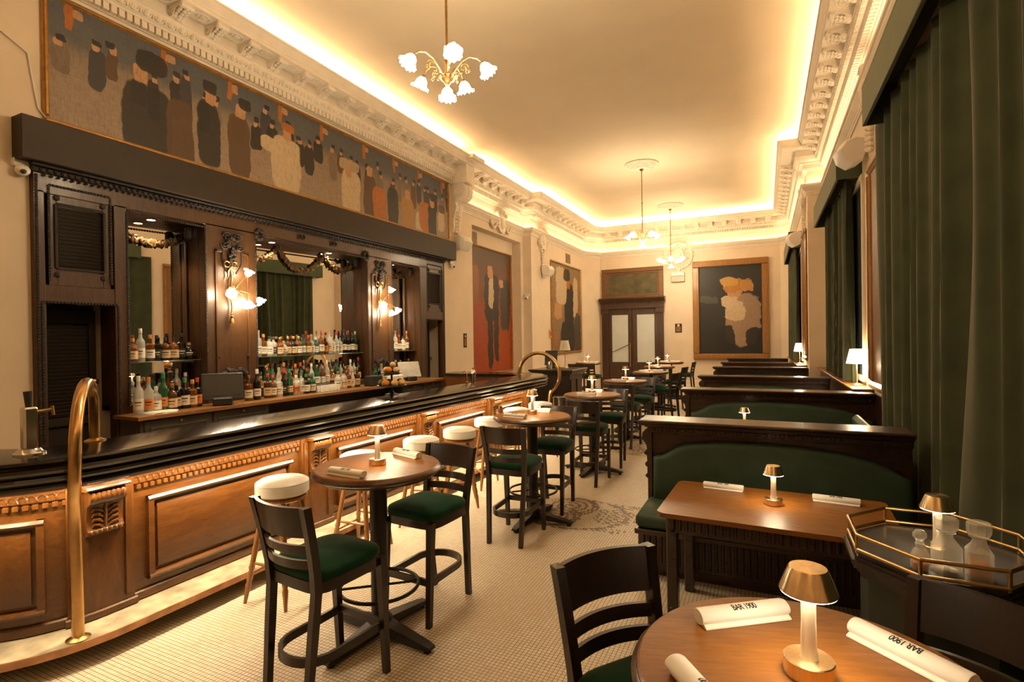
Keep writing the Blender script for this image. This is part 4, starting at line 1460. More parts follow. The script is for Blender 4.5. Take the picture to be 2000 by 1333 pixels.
# ------------------------------------------------------------------ round high tables
def make_table(label, group):
    t = thing('round_bar_table', label, 'table', (0, 0, 0), 0, group)
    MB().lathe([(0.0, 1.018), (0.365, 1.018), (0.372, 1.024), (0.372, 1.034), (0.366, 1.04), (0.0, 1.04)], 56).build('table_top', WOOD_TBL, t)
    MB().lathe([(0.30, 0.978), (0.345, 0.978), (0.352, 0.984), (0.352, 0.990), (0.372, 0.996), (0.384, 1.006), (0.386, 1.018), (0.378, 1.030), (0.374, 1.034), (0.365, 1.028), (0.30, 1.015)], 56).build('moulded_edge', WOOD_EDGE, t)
    MB().lathe([(0.052, 0.06), (0.052, 0.985)], 24).build('column', BLACK, t)
    mb = MB()
    mb.lathe([(0.075, 0.05), (0.085, 0.06), (0.075, 0.10), (0.055, 0.13)], 24)
    mb.build('collar', BLACK, t)
    for k in range(4):
        mb = MB()
        mb.M = Matrix.Rotation(k * pi / 2, 4, 'Z')
        mb.add([(0.03, -0.045, 0.03), (0.03, 0.045, 0.03), (0.03, 0.045, 0.10), (0.03, -0.045, 0.10), (0.36, -0.035, 0.022), (0.36, 0.035, 0.022), (0.36, 0.03, 0.05), (0.36, -0.03, 0.05), (0.41, -0.028, 0.022), (0.41, 0.028, 0.022), (0.41, 0.024, 0.04), (0.41, -0.024, 0.04)],
               [(0, 1, 2, 3), (0, 4, 5, 1), (1, 5, 6, 2), (2, 6, 7, 3), (3, 7, 4, 0), (4, 8, 9, 5), (5, 9, 10, 6), (6, 10, 11, 7), (7, 11, 8, 4), (8, 11, 10, 9)])
        mb.lathe([(0.022, 0), (0.022, 0.03)], 10, (0.375, 0, 0))
        mb.build('base_leg', BLACK, t, 40)
    mb = MB()
    mb.tube([(0.235 * cos(a), 0.235 * sin(a), 0.30) for a in [2 * pi * k / 40 for k in range(40)]], 0.011, 8, True)
    fr_ = mb.build('foot_ring', BLACK, t, 60)
    mb = MB()
    for k in range(4):
        a = k * pi / 2 + pi / 4
        mb.rod((0.045 * cos(a), 0.045 * sin(a), 0.30), (0.235 * cos(a), 0.235 * sin(a), 0.30), 0.008, 8)
    mb.build('spokes', BLACK, fr_)
    return t


G_TB = 'round polished bar tables'
TB = make_table('first round bar table along the bar, with lamp and two napkins', G_TB)
TB.location, TB.rotation_euler = (-2.15, 2.56, 0), (0, 0, radians(-6))
labs = ['second round bar table counted from the near bar end', 'third round bar table counted from the near bar end', 'fourth round bar table in the row, beside the second booth', 'fifth round bar table in the row with chairs on three sides', 'sixth round bar table near the double doors', 'last round bar table of the row, nearest the end wall']
for (n_, x, y), lab in zip(tabs[1:], labs):
    dup(TB, (x, y, 0), radians(random.uniform(-8, 8)), lab)
dup(TB, (-4.85, 15.45, 0), 0.2, 'round bar table standing between the host stand and double doors')
dup(TB, (0.08, 1.33, 0), 0.3, 'foreground round bar table with lamp and printed napkins')


# ------------------------------------------------------------------ small cordless lamps
def make_lamp(label, group, power):
    t = thing('table_lamp', label, 'lamp', (0, 0, 0), 0, group)
    MB().lathe([(0.050, 0), (0.052, 0.002), (0.052, 0.036), (0.050, 0.038), (0.0, 0.038)], 32).build('base', BRASS_B, t)
    MB().lathe([(0.019, 0.038), (0.0165, 0.06), (0.015, 0.12), (0.0155, 0.2)], 20).build('stem', plain('satin_brass_stem', (0.85, 0.74, 0.55), 0.4, 0.9, var=0.03), t)
    mb = MB()
    mb.lathe([(0.0585, 0.186), (0.0595, 0.188), (0.041, 0.236), (0.038, 0.240), (0.0, 0.241), (0.0, 0.236), (0.037, 0.234), (0.056, 0.187)], 40)
    sh = mb.build('shade', BRASS_B, t)
    mb = MB()
    mb.lathe([(0.018, 0.191), (0.054, 0.188), (0.0575, 0.1845), (0.054, 0.184), (0.018, 0.187)], 32)
    mb.f = [f for f in mb.f if len(f) == 4]
    mb.build('light_ring', LAMP_GLOW, sh)
    ld = bpy.data.lights.new('lamp_light', 'AREA')
    ld.shape = 'DISK'
    ld.size = 0.10
    ld.energy, ld.color = power, WARM2
    link('lamp_light', ld, t, (0, 0, 0.181))
    return t


G_LP = 'small brass cordless table lamps'
LP = make_lamp('small brass lamp on the first round table along the bar', G_LP, 0.48)
LP.location = (-2.155, 2.565, 1.04)
for (p, lab) in [((-2.12, 4.88, 1.04), 'small brass lamp on the second round table'), ((-2.14, 6.98, 1.04), 'small brass lamp on the third round table'), ((-2.24, 9.32, 1.04), 'small brass lamp on the fourth round table'),
                 ((-2.30, 11.75, 1.04), 'small brass lamp on the fifth round table'), ((-2.5, 13.9, 1.04), 'small brass lamp on the sixth round table'), ((-2.65, 16.3, 1.04), 'small brass lamp on the last round table by the doors'),
                 ((-4.87, 15.5, 1.04), 'small brass lamp on the table between host stand and doors'), ((0.08, 1.345, 1.04), 'large looking brass lamp on the foreground round table'),
                 ((0.035, 3.64, 0.75), 'small brass lamp on the first booth table'), ((-0.22, 6.45, 0.75), 'small brass lamp showing above the first booth partition'),
                 ((0.62, 2.665, 0.90), 'small brass lamp on the black tray stand beside the decanters')]:
    dup(LP, p, random.uniform(0, 6), lab)


# ------------------------------------------------------------------ napkins
def text_mesh(body, size, name):
    cu = bpy.data.curves.new(name, 'FONT')
    cu.body = body
    cu.size = size
    cu.align_x, cu.align_y = 'CENTER', 'CENTER'
    cu.extrude = 0.0002
    cu.offset = 0.0005
    cu.space_character = 0.95
    o = bpy.data.objects.new(name, cu)
    C.objects.link(o)
    bpy.context.view_layer.update()
    me = bpy.data.meshes.new_from_object(o.evaluated_get(bpy.context.evaluated_depsgraph_get()))
    bpy.data.objects.remove(o)
    bm = bmesh.new()
    bm.from_mesh(me)
    for k in range(-6, 7):
        bmesh.ops.bisect_plane(bm, geom=bm.verts[:] + bm.edges[:] + bm.faces[:], plane_co=(0, k * 0.002, 0), plane_no=(0, 1, 0))
    bm.to_mesh(me)
    bm.free()
    bpy.data.curves.remove(cu)
    me.name = name
    return me


NAP_L = 0.255


def make_napkin(label, group, txt=True, flip=False):
    t = thing('napkin', label, 'napkin', (0, 0, 0), 0, group)
    mb = MB()
    n = 26
    out = []
    for k in range(n + 1):
        a = -pi / 2 + 2 * pi * k / n
        out.append((0.027 * cos(a), 0.0205 + 0.0195 * sin(a)))
    poly = out[:-1]
    vs, fs = [], []
    rows = [(-NAP_L / 2, 0.93), (-NAP_L / 2 + 0.006, 1.0), (0, 1.01), (NAP_L / 2 - 0.006, 1.0), (NAP_L / 2, 0.93)]
    for (x, s_) in rows:
        for (p, q) in poly:
            vs.append((x, p * s_, 0.0205 + (q - 0.0205) * s_))
    m_ = len(poly)
    for j in range(len(rows) - 1):
        for i in range(m_):
            i2 = (i + 1) % m_
            fs.append((j * m_ + i, j * m_ + i2, (j + 1) * m_ + i2, (j + 1) * m_ + i))
    fs.append(tuple(range(m_)))
    fs.append(tuple(range((len(rows) - 1) * m_, len(rows) * m_))[::-1])
    mb.add(vs, fs)
    mb.build('rolled_cloth', LINEN, t, 50)
    mb = MB()
    mb.add([(-NAP_L / 2 + .004, -0.034, 0.001), (NAP_L / 2 - .004, -0.034, 0.001), (NAP_L / 2 - .004, -0.01, 0.0015), (-NAP_L / 2 + .004, -0.01, 0.0015), (-NAP_L / 2 + .004, -0.034, 0.0045), (NAP_L / 2 - .004, -0.034, 0.0045), (NAP_L / 2 - .004, -0.018, 0.012), (-NAP_L / 2 + .004, -0.018, 0.012)],
           [(0, 1, 2, 3), (4, 5, 6, 7), (0, 1, 5, 4), (1, 2, 6, 5), (2, 3, 7, 6), (3, 0, 4, 7)])
    mb.build('loose_edge', LINEN, t, 30)
    if txt:
        me = text_mesh('BAR 1900', 0.024, 'printed_name')
        # bend the flat lettering round the roll
        sgn = -1 if flip else 1
        for v in me.vertices:
            x, y, z = v.co
            a = radians(112 if not flip else 104) - sgn * y / 0.0235
            rr = 1.03 + (0.008 if z > 0 else 0)
            v.co = (sgn * x * 0.74, 0.027 * rr * cos(a), 0.0205 + 0.0195 * rr * sin(a))
        me.materials.append(INK)
        link('printed_name', me, t)
    return t


G_NP = 'rolled white linen napkins'
NP = make_napkin('rolled white napkin printed BAR 1900 at the far rim of the foreground table', G_NP)
NP.location, NP.rotation_euler = (-0.065, 1.535, 1.04), (0, 0, radians(36))
NPF = make_napkin('rolled napkin printed BAR 1900, upside down, at the right rim of foreground table', G_NP, True, True)
NPF.location, NPF.rotation_euler = (0.29, 1.495, 1.04), (0, 0, radians(-41))
dup(NP, (-0.115, 1.135, 1.04), radians(128), 'rolled napkin cut off by the bottom edge on the foreground table')
naps = [((-2.14, 2.285, 1.04), -3, 'rolled napkin on the near side of the first round table'), ((-2.13, 2.83, 1.04), -17, 'rolled napkin on the far side of the first round table'),
        ((-2.18, 4.60, 1.04), -12, 'rolled napkin on the near side of the second round table'), ((-2.11, 5.06, 1.04), -7, 'rolled napkin on the far side of the second round table'),
        ((-2.12, 6.66, 1.04), 2, 'rolled napkin on the near side of the third round table'), ((-2.16, 7.16, 1.04), -10, 'rolled napkin on the far side of the third round table'),
        ((-2.27, 8.97, 1.04), -7, 'rolled napkin on the near side of the fourth round table'), ((-2.22, 9.46, 1.04), -13, 'rolled napkin on the far side of the fourth round table'),
        ((-2.40, 11.60, 1.04), 60, 'rolled napkin on the bar side of the fifth round table'), ((-2.12, 11.75, 1.04), 40, 'rolled napkin on the aisle side of the fifth round table'),
        ((-2.58, 13.75, 1.04), 50, 'rolled napkin on the bar side of the sixth round table'), ((-2.30, 13.85, 1.04), 20, 'rolled napkin on the aisle side of the sixth round table'),
        ((-2.72, 16.15, 1.04), 30, 'rolled napkin on the bar side of the last round table'), ((-2.40, 16.15, 1.04), 0, 'rolled napkin on the aisle side of the last round table'),
        ((-5.02, 15.4, 1.04), 0, 'rolled napkin left of the lamp on the table by the double doors'), ((-4.65, 15.4, 1.04), 25, 'rolled napkin right of the lamp on the table by the double doors'),
        ((-0.27, 3.87, 0.75), -4, 'white napkin left of the lamp on the first booth table'), ((0.385, 3.82, 0.75), -6, 'white napkin right of the lamp on the first booth table')]
for (p, rz, lab) in naps:
    dup(NP, p, radians(rz), lab)


# ------------------------------------------------------------------ white topped bar stools
def make_stool(label, group):
    t = thing('bar_stool', label, 'stool', (0, 0, 0), 0, group)
    mb = MB()
    mb.lathe([(0.0, 0.735), (0.172, 0.735), (0.178, 0.742), (0.178, 0.80), (0.174, 0.808), (0.178, 0.812), (0.174, 0.818), (0.15, 0.832), (0.09, 0.842), (0.0, 0.845)], 40)
    mb.build('seat', WHITE_VINYL, t, 40)
    mb = MB()
    mb.lathe([(0.0, 0.69), (0.15, 0.69), (0.165, 0.70), (0.165, 0.715), (0.155, 0.72), (0.17, 0.728), (0.17, 0.736), (0.0, 0.736)], 32)
    mb.build('seat_ring', WOOD_STOOL, t)
    for k in range(4):
        a = pi / 4 + k * pi / 2
        top, bot = Vector((0.115 * cos(a), 0.115 * sin(a), 0.70)), Vector((0.25 * cos(a), 0.25 * sin(a), 0.0))
        us = [0, 0.06, 0.1, 0.14, 0.3, 0.5, 0.62, 0.66, 0.68, 0.72, 0.76, 0.80, 0.82, 0.9, 0.98, 1.0]
        rs = [0.016, 0.015, 0.019, 0.015, 0.018, 0.020, 0.017, 0.022, 0.016, 0.021, 0.021, 0.016, 0.021, 0.016, 0.012, 0.011]
        MB().tube([top.lerp(bot, u) for u in us], rs, 10).build('leg', WOOD_STOOL, t, 50)
    for k in range(4):
        a, a2 = pi / 4 + k * pi / 2, pi / 4 + (k + 1) * pi / 2
        z = 0.20 if k % 2 else 0.27
        r = 0.115 + (0.70 - z) / 0.70 * 0.135
        p, q = Vector((r * cos(a), r * sin(a), z)), Vector((r * cos(a2), r * sin(a2), z))
        MB().tube([p.lerp(q, u) for u in (0, 0.2, 0.45, 0.5, 0.55, 0.8, 1)], [0.008, 0.010, 0.012, 0.015, 0.012, 0.010, 0.008], 8).build('stretcher', WOOD_STOOL, t, 50)
    return t


G_ST = 'white topped wooden bar stools'
ST = make_stool('white topped bar stool behind the nearest dark bar chair', G_ST)
ST.location, ST.rotation_euler = (-3.10, 2.67, 0), (0, 0, 0.1)
for i, (p, lab) in enumerate([((-3.16, 3.55), 'white topped bar stool half hidden behind the first round table'), ((-3.08, 4.32), 'white topped bar stool beside the back of the chair at the first round table'),
                              ((-3.02, 4.95), 'white topped bar stool standing in the open between first and second tables'), ((-3.07, 5.72), 'white topped bar stool just before the second round table'),
                              ((-3.12, 6.62), 'white topped bar stool mostly hidden behind the second round table'), ((-3.06, 7.35), 'white topped bar stool nearest the far end of the bar')]):
    dup(ST, (p[0], p[1], 0), 0.1 + 0.25 * i, lab)


# ------------------------------------------------------------------ booths
BX0, BX1 = -0.90, 0.92


def make_booth(label, group, seat=True):
    """partition along x with a padded bench on its -y side; origin at floor, back plane at y=0"""
    t = thing('booth_bench', label, 'booth', (0, 0, 0), 0, group)
    MB().box(BX0 + 0.02, BX1, 0.03, 0.13, 0.0, 1.02, 0.004).build('partition', WOOD_BOOTH, t)
    mb = MB()
    mb.box(BX0 - 0.06, BX1, -0.10, 0.22, 1.082, 1.11, 0.008)
    mb.box(BX0 - 0.045, BX1, -0.075, 0.20, 1.062, 1.082, 0.006)
    mb.box(BX0 - 0.02, BX1, -0.04, 0.17, 1.045, 1.062, 0.005)
    mb.build('cap', WOOD_BOOTH, t)
    mb = MB()
    mb.box(BX0, BX1, -0.015, 0.15, 0.995, 1.045, 0.004)
    k = int((BX1 - BX0) / 0.06)
    for i in range(k):
        x = BX0 + 0.03 + 0.06 * i
        mb.box(x, x + 0.035, -0.032, -0.012, 1.012, 1.044, 0.004)
    mb.build('dentil_frieze', WOOD_BOOTH, t)
    # scrolled end panel, outline in (y, z)
    mb = MB()
    out = [(-0.02, 0.0), (-0.02, 1.045), (0.15, 1.045), (0.15, 0.0)]
    mb.extr(out, 'x', BX0, BX0 + 0.035)
    so = [(BX0 + 0.005, 1.03), (BX0 - 0.02, 1.02), (BX0 - 0.045, 0.99), (BX0 - 0.05, 0.955), (BX0 - 0.035, 0.92), (BX0 - 0.015, 0.89), (BX0 - 0.008, 0.85), (BX0 - 0.03, 0.83), (BX0 - 0.032, 0.81), (BX0 - 0.01, 0.80), (BX0 - 0.008, 0.75), (BX0 - 0.025, 0.735), (BX0 - 0.025, 0.715), (BX0 - 0.008, 0.70), (BX0 - 0.008, 0.65), (BX0 - 0.024, 0.635), (BX0 - 0.022, 0.62), (BX0 + 0.005, 0.60)]
    mb.extr(so, 'y', 0.0, 0.13)
    mb.build('scrolled_end', WOOD_BOOTH, t)
    # padded back: outline in (x, z)
    top = []
    x0, x1 = BX0 + 0.05, BX1 - 0.02
    pts = [(x0, 0.40), (x0, 0.80), (x0 + 0.06, 0.815), (x0 + 0.12, 0.85), (x0 + 0.18, 0.895), (x0 + 0.28, 0.93), (x0 + 0.5, 0.955), (x0 + 0.8, 0.965), (x0 + 1.1, 0.955), (x1 - 0.4, 0.93), (x1 - 0.24, 0.895), (x1 - 0.12, 0.84), (x1 - 0.05, 0.80), (x1, 0.78), (x1, 0.40)]
    mb = MB()
    cx, cz = (x0 + x1) / 2, 0.62
    n = len(pts)
    vs, fs = [], []
    for (k, y) in ((1.0, 0.03), (1.0, -0.035), (0.985, -0.06), (0.95, -0.075), (0.86, -0.085)):
        for (x, z) in pts:
            vs.append((cx + (x - cx) * (1 - (1 - k) * 0.5), y - 0.05 * max(0, (0.75 - z)), cz + (z - cz) * k))
    for j in range(4):
        for i in range(n):
            i2 = (i + 1) % n
            fs.append((j * n + i, j * n + i2, (j + 1) * n + i2, (j + 1) * n + i))
    fs.append(tuple(range(n)))
    fs.append(tuple(range(4 * n, 5 * n))[::-1])
    mb.add(vs, fs)
    mb.build('padded_back', LEATHER_G, t, 50)
    if seat:
        mb = MB()
        mb.box(BX0 + 0.0, BX1 - 0.02, -0.53, -0.02, 0.36, 0.47, 0.03)
        mb.build('seat_cushion', LEATHER_G, t, 50)
        mb = MB()
        mb.box(BX0 + 0.02, BX1 - 0.02, -0.47, 0.03, 0.08, 0.36, 0.004)
        mb.box(BX0 - 0.005, BX1 - 0.02, -0.53, -0.02, 0.32, 0.36, 0.006)
        mb.box(BX0 + 0.03, BX1 - 0.02, -0.44, 0.03, 0.0, 0.08)
        mb.build('seat_base', WOOD_BOOTH, t)
        mb = MB()
        for i in range(44):
            x = BX0 + 0.04 + 0.043 * i
            mb.box(x, x + 0.022, -0.485, -0.465, 0.10, 0.31, 0.006)
        for i in range(9):
            y = -0.44 + 0.05 * i
            mb.box(BX0 + 0.002, BX0 + 0.022, y, y + 0.025, 0.10, 0.31, 0.006)
        mb.build('fluting', WOOD_BOOTH, t)
    return t


G_BO = 'green leather booths with mahogany partitions'
BO1 = make_booth('nearest booth with wide green leather back and dark wood cap', G_BO)
BO1.location = (0.0, 4.50, 0)
for (y, xl, xr, lab) in [(7.28, -0.95, 1.13, 'second booth partition from the viewer, green arched back visible'), (9.70, -1.0, 0.92, 'third booth partition from the viewer'), (12.5, -1.0, 0.79, 'fourth booth partition, before the wall steps in'), (14.65, -0.99, 0.59, 'fifth booth partition, near the far shaded lamp'), (17.2, -1.0, 0.59, 'last booth partition under the gold framed painting')]:
    k_ = (xr - xl) / (BX1 - BX0)
    o = dup(BO1, (xl - BX0 * k_, y, 0), 0, lab)
    o.scale = (k_, 1, 1)


def make_booth_table(label, group):
    t = thing('booth_table', label, 'table', (0, 0, 0), 0, group)
    mb = MB()
    pts = []
    hx, hy, r = 0.62, 0.39, 0.05
    for (cx, cy, a0) in ((hx - r, hy - r, 0), (-hx + r, hy - r, 90), (-hx + r, -hy + r, 180), (hx - r, -hy + r, 270)):
        for k in range(6):
            a = radians(a0 + 18 * k)
            pts.append((cx + r * cos(a), cy + r * sin(a)))
    mb.extr(pts, 'z', 0.722, 0.75)
    mb.build('table_top', WOOD_TBL, t, 30)
    mb = MB()
    for s in (-1, 1):
        mb.box(-hx + 0.05, hx - 0.05, s * (hy - 0.07) - 0.012, s * (hy - 0.07) + 0.012, 0.62, 0.722, 0.003)
        mb.box(s * (hx - 0.07) - 0.012, s * (hx - 0.07) + 0.012, -hy + 0.05, hy - 0.05, 0.62, 0.722, 0.003)
    ap = mb.build('apron', WOOD_BOOTH, t)
    mb = MB()
    for i in range(28):
        x = -hx + 0.08 + 0.0385 * i
        mb.box(x, x + 0.02, -hy + 0.045, -hy + 0.06, 0.64, 0.715, 0.005)
    mb.build('fluting', WOOD_BOOTH, ap)
    for (sx, sy) in ((-1, -1), (1, -1), (-1, 1), (1, 1)):
        MB().box(sx * (hx - 0.08) - 0.032, sx * (hx - 0.08) + 0.032, sy * (hy - 0.09) - 0.032, sy * (hy - 0.09) + 0.032, 0.0, 0.72, 0.006).build('leg', WOOD_DARK_X, t)
    return t


BT = make_booth_table('rectangular booth table with brass lamp and two napkins in the nearest booth', 'booth tables')
BT.location, BT.rotation_euler = (0.03, 3.58, 0), (0, 0, radians(-2))
for (y, lab) in ((6.35, 'booth table behind the nearest partition'), (8.8, 'booth table behind the second partition')):
    dup(BT, (-0.02, y, 0), 0, lab)

# padded bench back along the window wall between the partitions
for (y0, y1, x, lab) in ((4.75, 6.72, 0.0, 'green padded side bench under the curtains of the second booth'), (7.53, 9.13, 0.0, 'green padded side bench beside the sill lamp in the third booth')):
    t = thing('side_bench', lab, 'bench', (0.86, (y0 + y1) / 2, 0))
    L = y1 - y0
    mb = MB()
    mb.box(-0.03, 0.06, -L / 2, L / 2, 0.42, 0.93, 0.035)
    mb.build('padded_back', LEATHER_G, t, 50)
    mb = MB()
    mb.box(-0.40, -0.02, -L / 2 + 0.02, L / 2 - 0.02, 0.36, 0.47, 0.03)
    mb.build('seat_cushion', LEATHER_G, t, 50)
    mb = MB()
    mb.box(-0.36, -0.02, -L / 2 + 0.02, L / 2 - 0.02, 0.0, 0.36, 0.004)
    mb.build('seat_base', WOOD_BOOTH, t)

# window shelf along the right wall
SB = Vector((1.05, 7.0, 0))
for (x0, x1, y0, y1, lab) in ((0.93, XR, 7.42, 12.2, 'polished wood shelf running along the window wall above the booths'), (0.60, XR2, 12.75, 18.0, 'polished wood shelf along the narrower far window wall')):
    t = thing('window_shelf', lab, 'shelf', ((x0 + x1) / 2, (y0 + y1) / 2, 0))
    c_ = ((x0 + x1) / 2, (y0 + y1) / 2, 0)
    RB(c_).box(x0, x1, y0, y1, 1.112, 1.14, 0.006).build('board', WOOD_TBL, t)
    RB(c_).box(x0 + 0.06, x1, y0, y1, 0.0, 1.112).build('wainscot', WOOD_BOOTH, t, 0)


# ------------------------------------------------------------------ curtains
def curtain(label, x, y0, y1, z0, z1, folds, seed):
    t = thing('curtain', label, 'curtain', (x, (y0 + y1) / 2, z0), 0, 'green velvet curtains')
    rr = random.Random(seed)
    L = y1 - y0
    ny, nz = int(folds * 16), 16
    ph = [rr.uniform(0, 6.3) for _ in range(4)]
    wob = [rr.uniform(-0.5, 0.5) for _ in range(folds + 2)]

    def xo(y, z):
        u = (y + L / 2) / L * folds
        k = int(u) % (folds + 1)
        zz = (z - z0) / (z1 - z0)
        amp = 0.050 + 0.022 * (1 - zz)
        s_ = u + 0.34 * sin(u * 0.9 + ph[0]) + 0.2 * sin(u * 2.3 + ph[2]) + 0.30 * (1 - zz) * sin(u * 0.55 + ph[1] + 2.2 * (1 - zz))
        a = cos(2 * pi * s_)
        a = 0.8 * a + 0.2 * cos(2 * pi * s_ * 0.5 + ph[1])
        return amp * (0.85 + 0.3 * sin(u * 1.3 + ph[2])) * a + 0.012 * sin(2 * pi * s_ * 2 + ph[3])
    vs, fs = [], []
    for side in (0, 1):
        for j in range(nz + 1):
            z = z0 + (z1 - z0) * j / nz
            for i in range(ny + 1):
                y = -L / 2 + L * i / ny
                vs.append((xo(y, z) + side * 0.012, y, z - z0))
    W = ny + 1
    off = W * (nz + 1)
    for j in range(nz):
        for i in range(ny):
            fs.append((j * W + i, j * W + i + 1, (j + 1) * W + i + 1, (j + 1) * W + i))
            fs.append((off + j * W + i, off + (j + 1) * W + i, off + (j + 1) * W + i + 1, off + j * W + i + 1))
    for j in range(nz):
        for i in (0, ny):
            fs.append((j * W + i, (j + 1) * W + i, off + (j + 1) * W + i, off + j * W + i))
    for i in range(ny):
        for j in (0, nz):
            fs.append((j * W + i, j * W + i + 1, off + j * W + i + 1, off + j * W + i))
    MB().add(vs, fs).build('drape', CURTAIN, t, 80)
    return t


def valance(label, x0, x1, y0, y1, z0, z1):
    c_ = ((x0 + x1) / 2, (y0 + y1) / 2, z0)
    t = thing('curtain_valance', label, 'valance', c_, 0, 'green box valances')
    mb = RB(c_)
    mb.box(x0, x0 + 0.03, y0, y1, z0, z1, 0.004)
    mb.build('front_board', VALANCE, t)
    for ya in (y0, y1 - 0.02):
        RB(c_).box(x0 + 0.03, x1, ya, ya + 0.02, z0, z1).build('side_board', VALANCE, t, 0)
    mb = RB(c_)
    mb.box(x0, x1, y0, y1, z1, z1 + 0.02)
    mb.build('top_board', VALANCE, t, 0)
    return t


curtain('nearest tall green curtain hanging in deep folds beside the tray stand', 1.045, 1.0, 6.35, 0.12, 3.86, 17, 3)
valance('olive green box valance over the nearest curtain', 0.87, XR, 0.7, 6.1, 3.80, 4.16)
curtain('middle green curtain with the lit lamp at its near edge', 1.045, 8.35, 11.35, 1.145, 3.86, 13, 8)
valance('olive green box valance over the middle curtain', 0.86, XR, 8.1, 11.6, 3.82, 4.18)
curtain('far green curtain by the end wall corner', 0.66, 14.35, 17.2, 1.145, 3.9, 11, 11)
valance('olive green box valance over the far curtain', 0.52, XR2, 14.1, 17.4, 3.84, 4.20)
for k, (x, y0, y1) in enumerate(((XR, 1.3, 6.0), (XR, 8.0, 11.2), (XR2, 14.0, 17.0))):
    c_ = (x, (y0 + y1) / 2, 1.2)
    t = thing('window_%d' % (k + 1), ['tall window hidden behind the nearest curtain', 'tall window behind the middle curtain', 'tall window behind the far curtain'][k], None, c_)
    t['kind'] = 'structure'
    RB(c_).box(x - 0.012, x, y0, y1, 1.25, 3.75).build('pane', plain('night_glass', (0.10, 0.13, 0.13), 0.1, var=0.2), t, 0)
    mb = RB(c_)
    for (a, b_, c, d) in ((y0 - 0.05, y1 + 0.05, 1.18, 1.25), (y0 - 0.05, y1 + 0.05, 3.75, 3.82), (y0 - 0.05, y0, 1.25, 3.75), (y1, y1 + 0.05, 1.25, 3.75), ((y0 + y1) / 2 - 0.03, (y0 + y1) / 2 + 0.03, 1.25, 3.75)):
        mb.box(x - 0.035, x, a, b_, c, d, 0.004)
    mb.build('frame', PLASTER, t)


# ------------------------------------------------------------------ shaded lamps on the shelf
def shade_lamp(label, loc, lit, power=9.0, s=1.0, zs=(0.28, 0.46)):
    t = thing('shaded_lamp', label, 'lamp', loc)
    MB().lathe([(0.075 * s, 0), (0.075 * s, 0.012), (0.06 * s, 0.02), (0.03 * s, 0.028), (0.014 * s, 0.035)], 24).build('base', BRASS_B, t)
    MB().lathe([(0.009, 0.03), (0.009, zs[1] - 0.04)], 12).build('stem', BRASS_B, t)
    mb = MB()
    mb.lathe([(0.115 * s, zs[0]), (0.075 * s, zs[1]), (0.073 * s, zs[1]), (0.113 * s, zs[0])], 32)
    mb.f = [f for f in mb.f if len(f) == 4]
    mb.build('shade', SHADE_LIT if lit else SHADE_OFF, t)
    if lit:
        MB().ell((0, 0, zs[0] + 0.06), (0.025, 0.025, 0.035), 12, 8).build('bulb', glow('lamp_bulb', (1, 0.85, 0.6), 40.0), t)
        ld = bpy.data.lights.new('lamp_light', 'POINT')
        ld.energy, ld.color, ld.shadow_soft_size = power, WARM2, 0.05
        link('lamp_light', ld, t, (0, 0, zs[0] - 0.03))
    return t


shade_lamp('lit lamp with white shade on the shelf beside the nearest curtain', (1.045, 7.95, 1.14), True, 13, 1.0)
shade_lamp('smaller looking lit lamp with white shade on the far shelf', (0.69, 13.45, 1.14), True, 14, 1.0)

# ------------------------------------------------------------------ tray stand
TC = Vector((0.625, 2.69, 0))
tr = thing('tray_stand', 'black octagonal side stand with brass gallery rail', 'stand', TC)
oct_ = [(-0.295, -0.125), (-0.295, 0.125), (-0.125, 0.32), (0.125, 0.32), (0.295, 0.125), (0.295, -0.125), (0.125, -0.32), (-0.125, -0.32)]


def octs(k):
    return [(x * k, y * k) for x, y in oct_]


mb = MB()
mb.extr(octs(0.985), 'z', 0.885, 0.90)
mb.build('tray_top', plain('black_marbled_top', (0.035, 0.032, 0.03), 0.25, var=0.5, vscale=6), tr, 20)
mb = MB()
for (k, z0, z1) in ((1.03, 0.872, 0.885), (1.07, 0.855, 0.872), (1.045, 0.838, 0.855), (0.99, 0.822, 0.838), (0.95, 0.80, 0.822)):
    mb.extr(octs(k), 'z', z0, z1)
mb.build('moulded_edge', WOOD_DARK_X, tr, 20)
mb = MB()
mb.extr(octs(0.86), 'z', 0.06, 0.80)
mb.extr(octs(0.94), 'z', 0.0, 0.06)
mb.build('body', plain('black_green_body', (0.02, 0.024, 0.018), 0.5, var=0.2), tr, 20)
for zz in (0.912, 0.972):
    mb = MB()
    P_ = [Vector((x, y, zz)) for x, y in oct_]
    for i in range(8):
        mb.rod(P_[i], P_[(i + 1) % 8], 0.0075, 10)
        mb.ell(P_[i], (0.0078, 0.0078, 0.0078), 8, 6)
    mb.build('gallery_rail', BRASS, tr, 50)
for (x, y) in oct_:
    MB().rod((x, y, 0.90), (x, y, 0.972), 0.0065, 10).build('rail_post', BRASS, tr, 50)


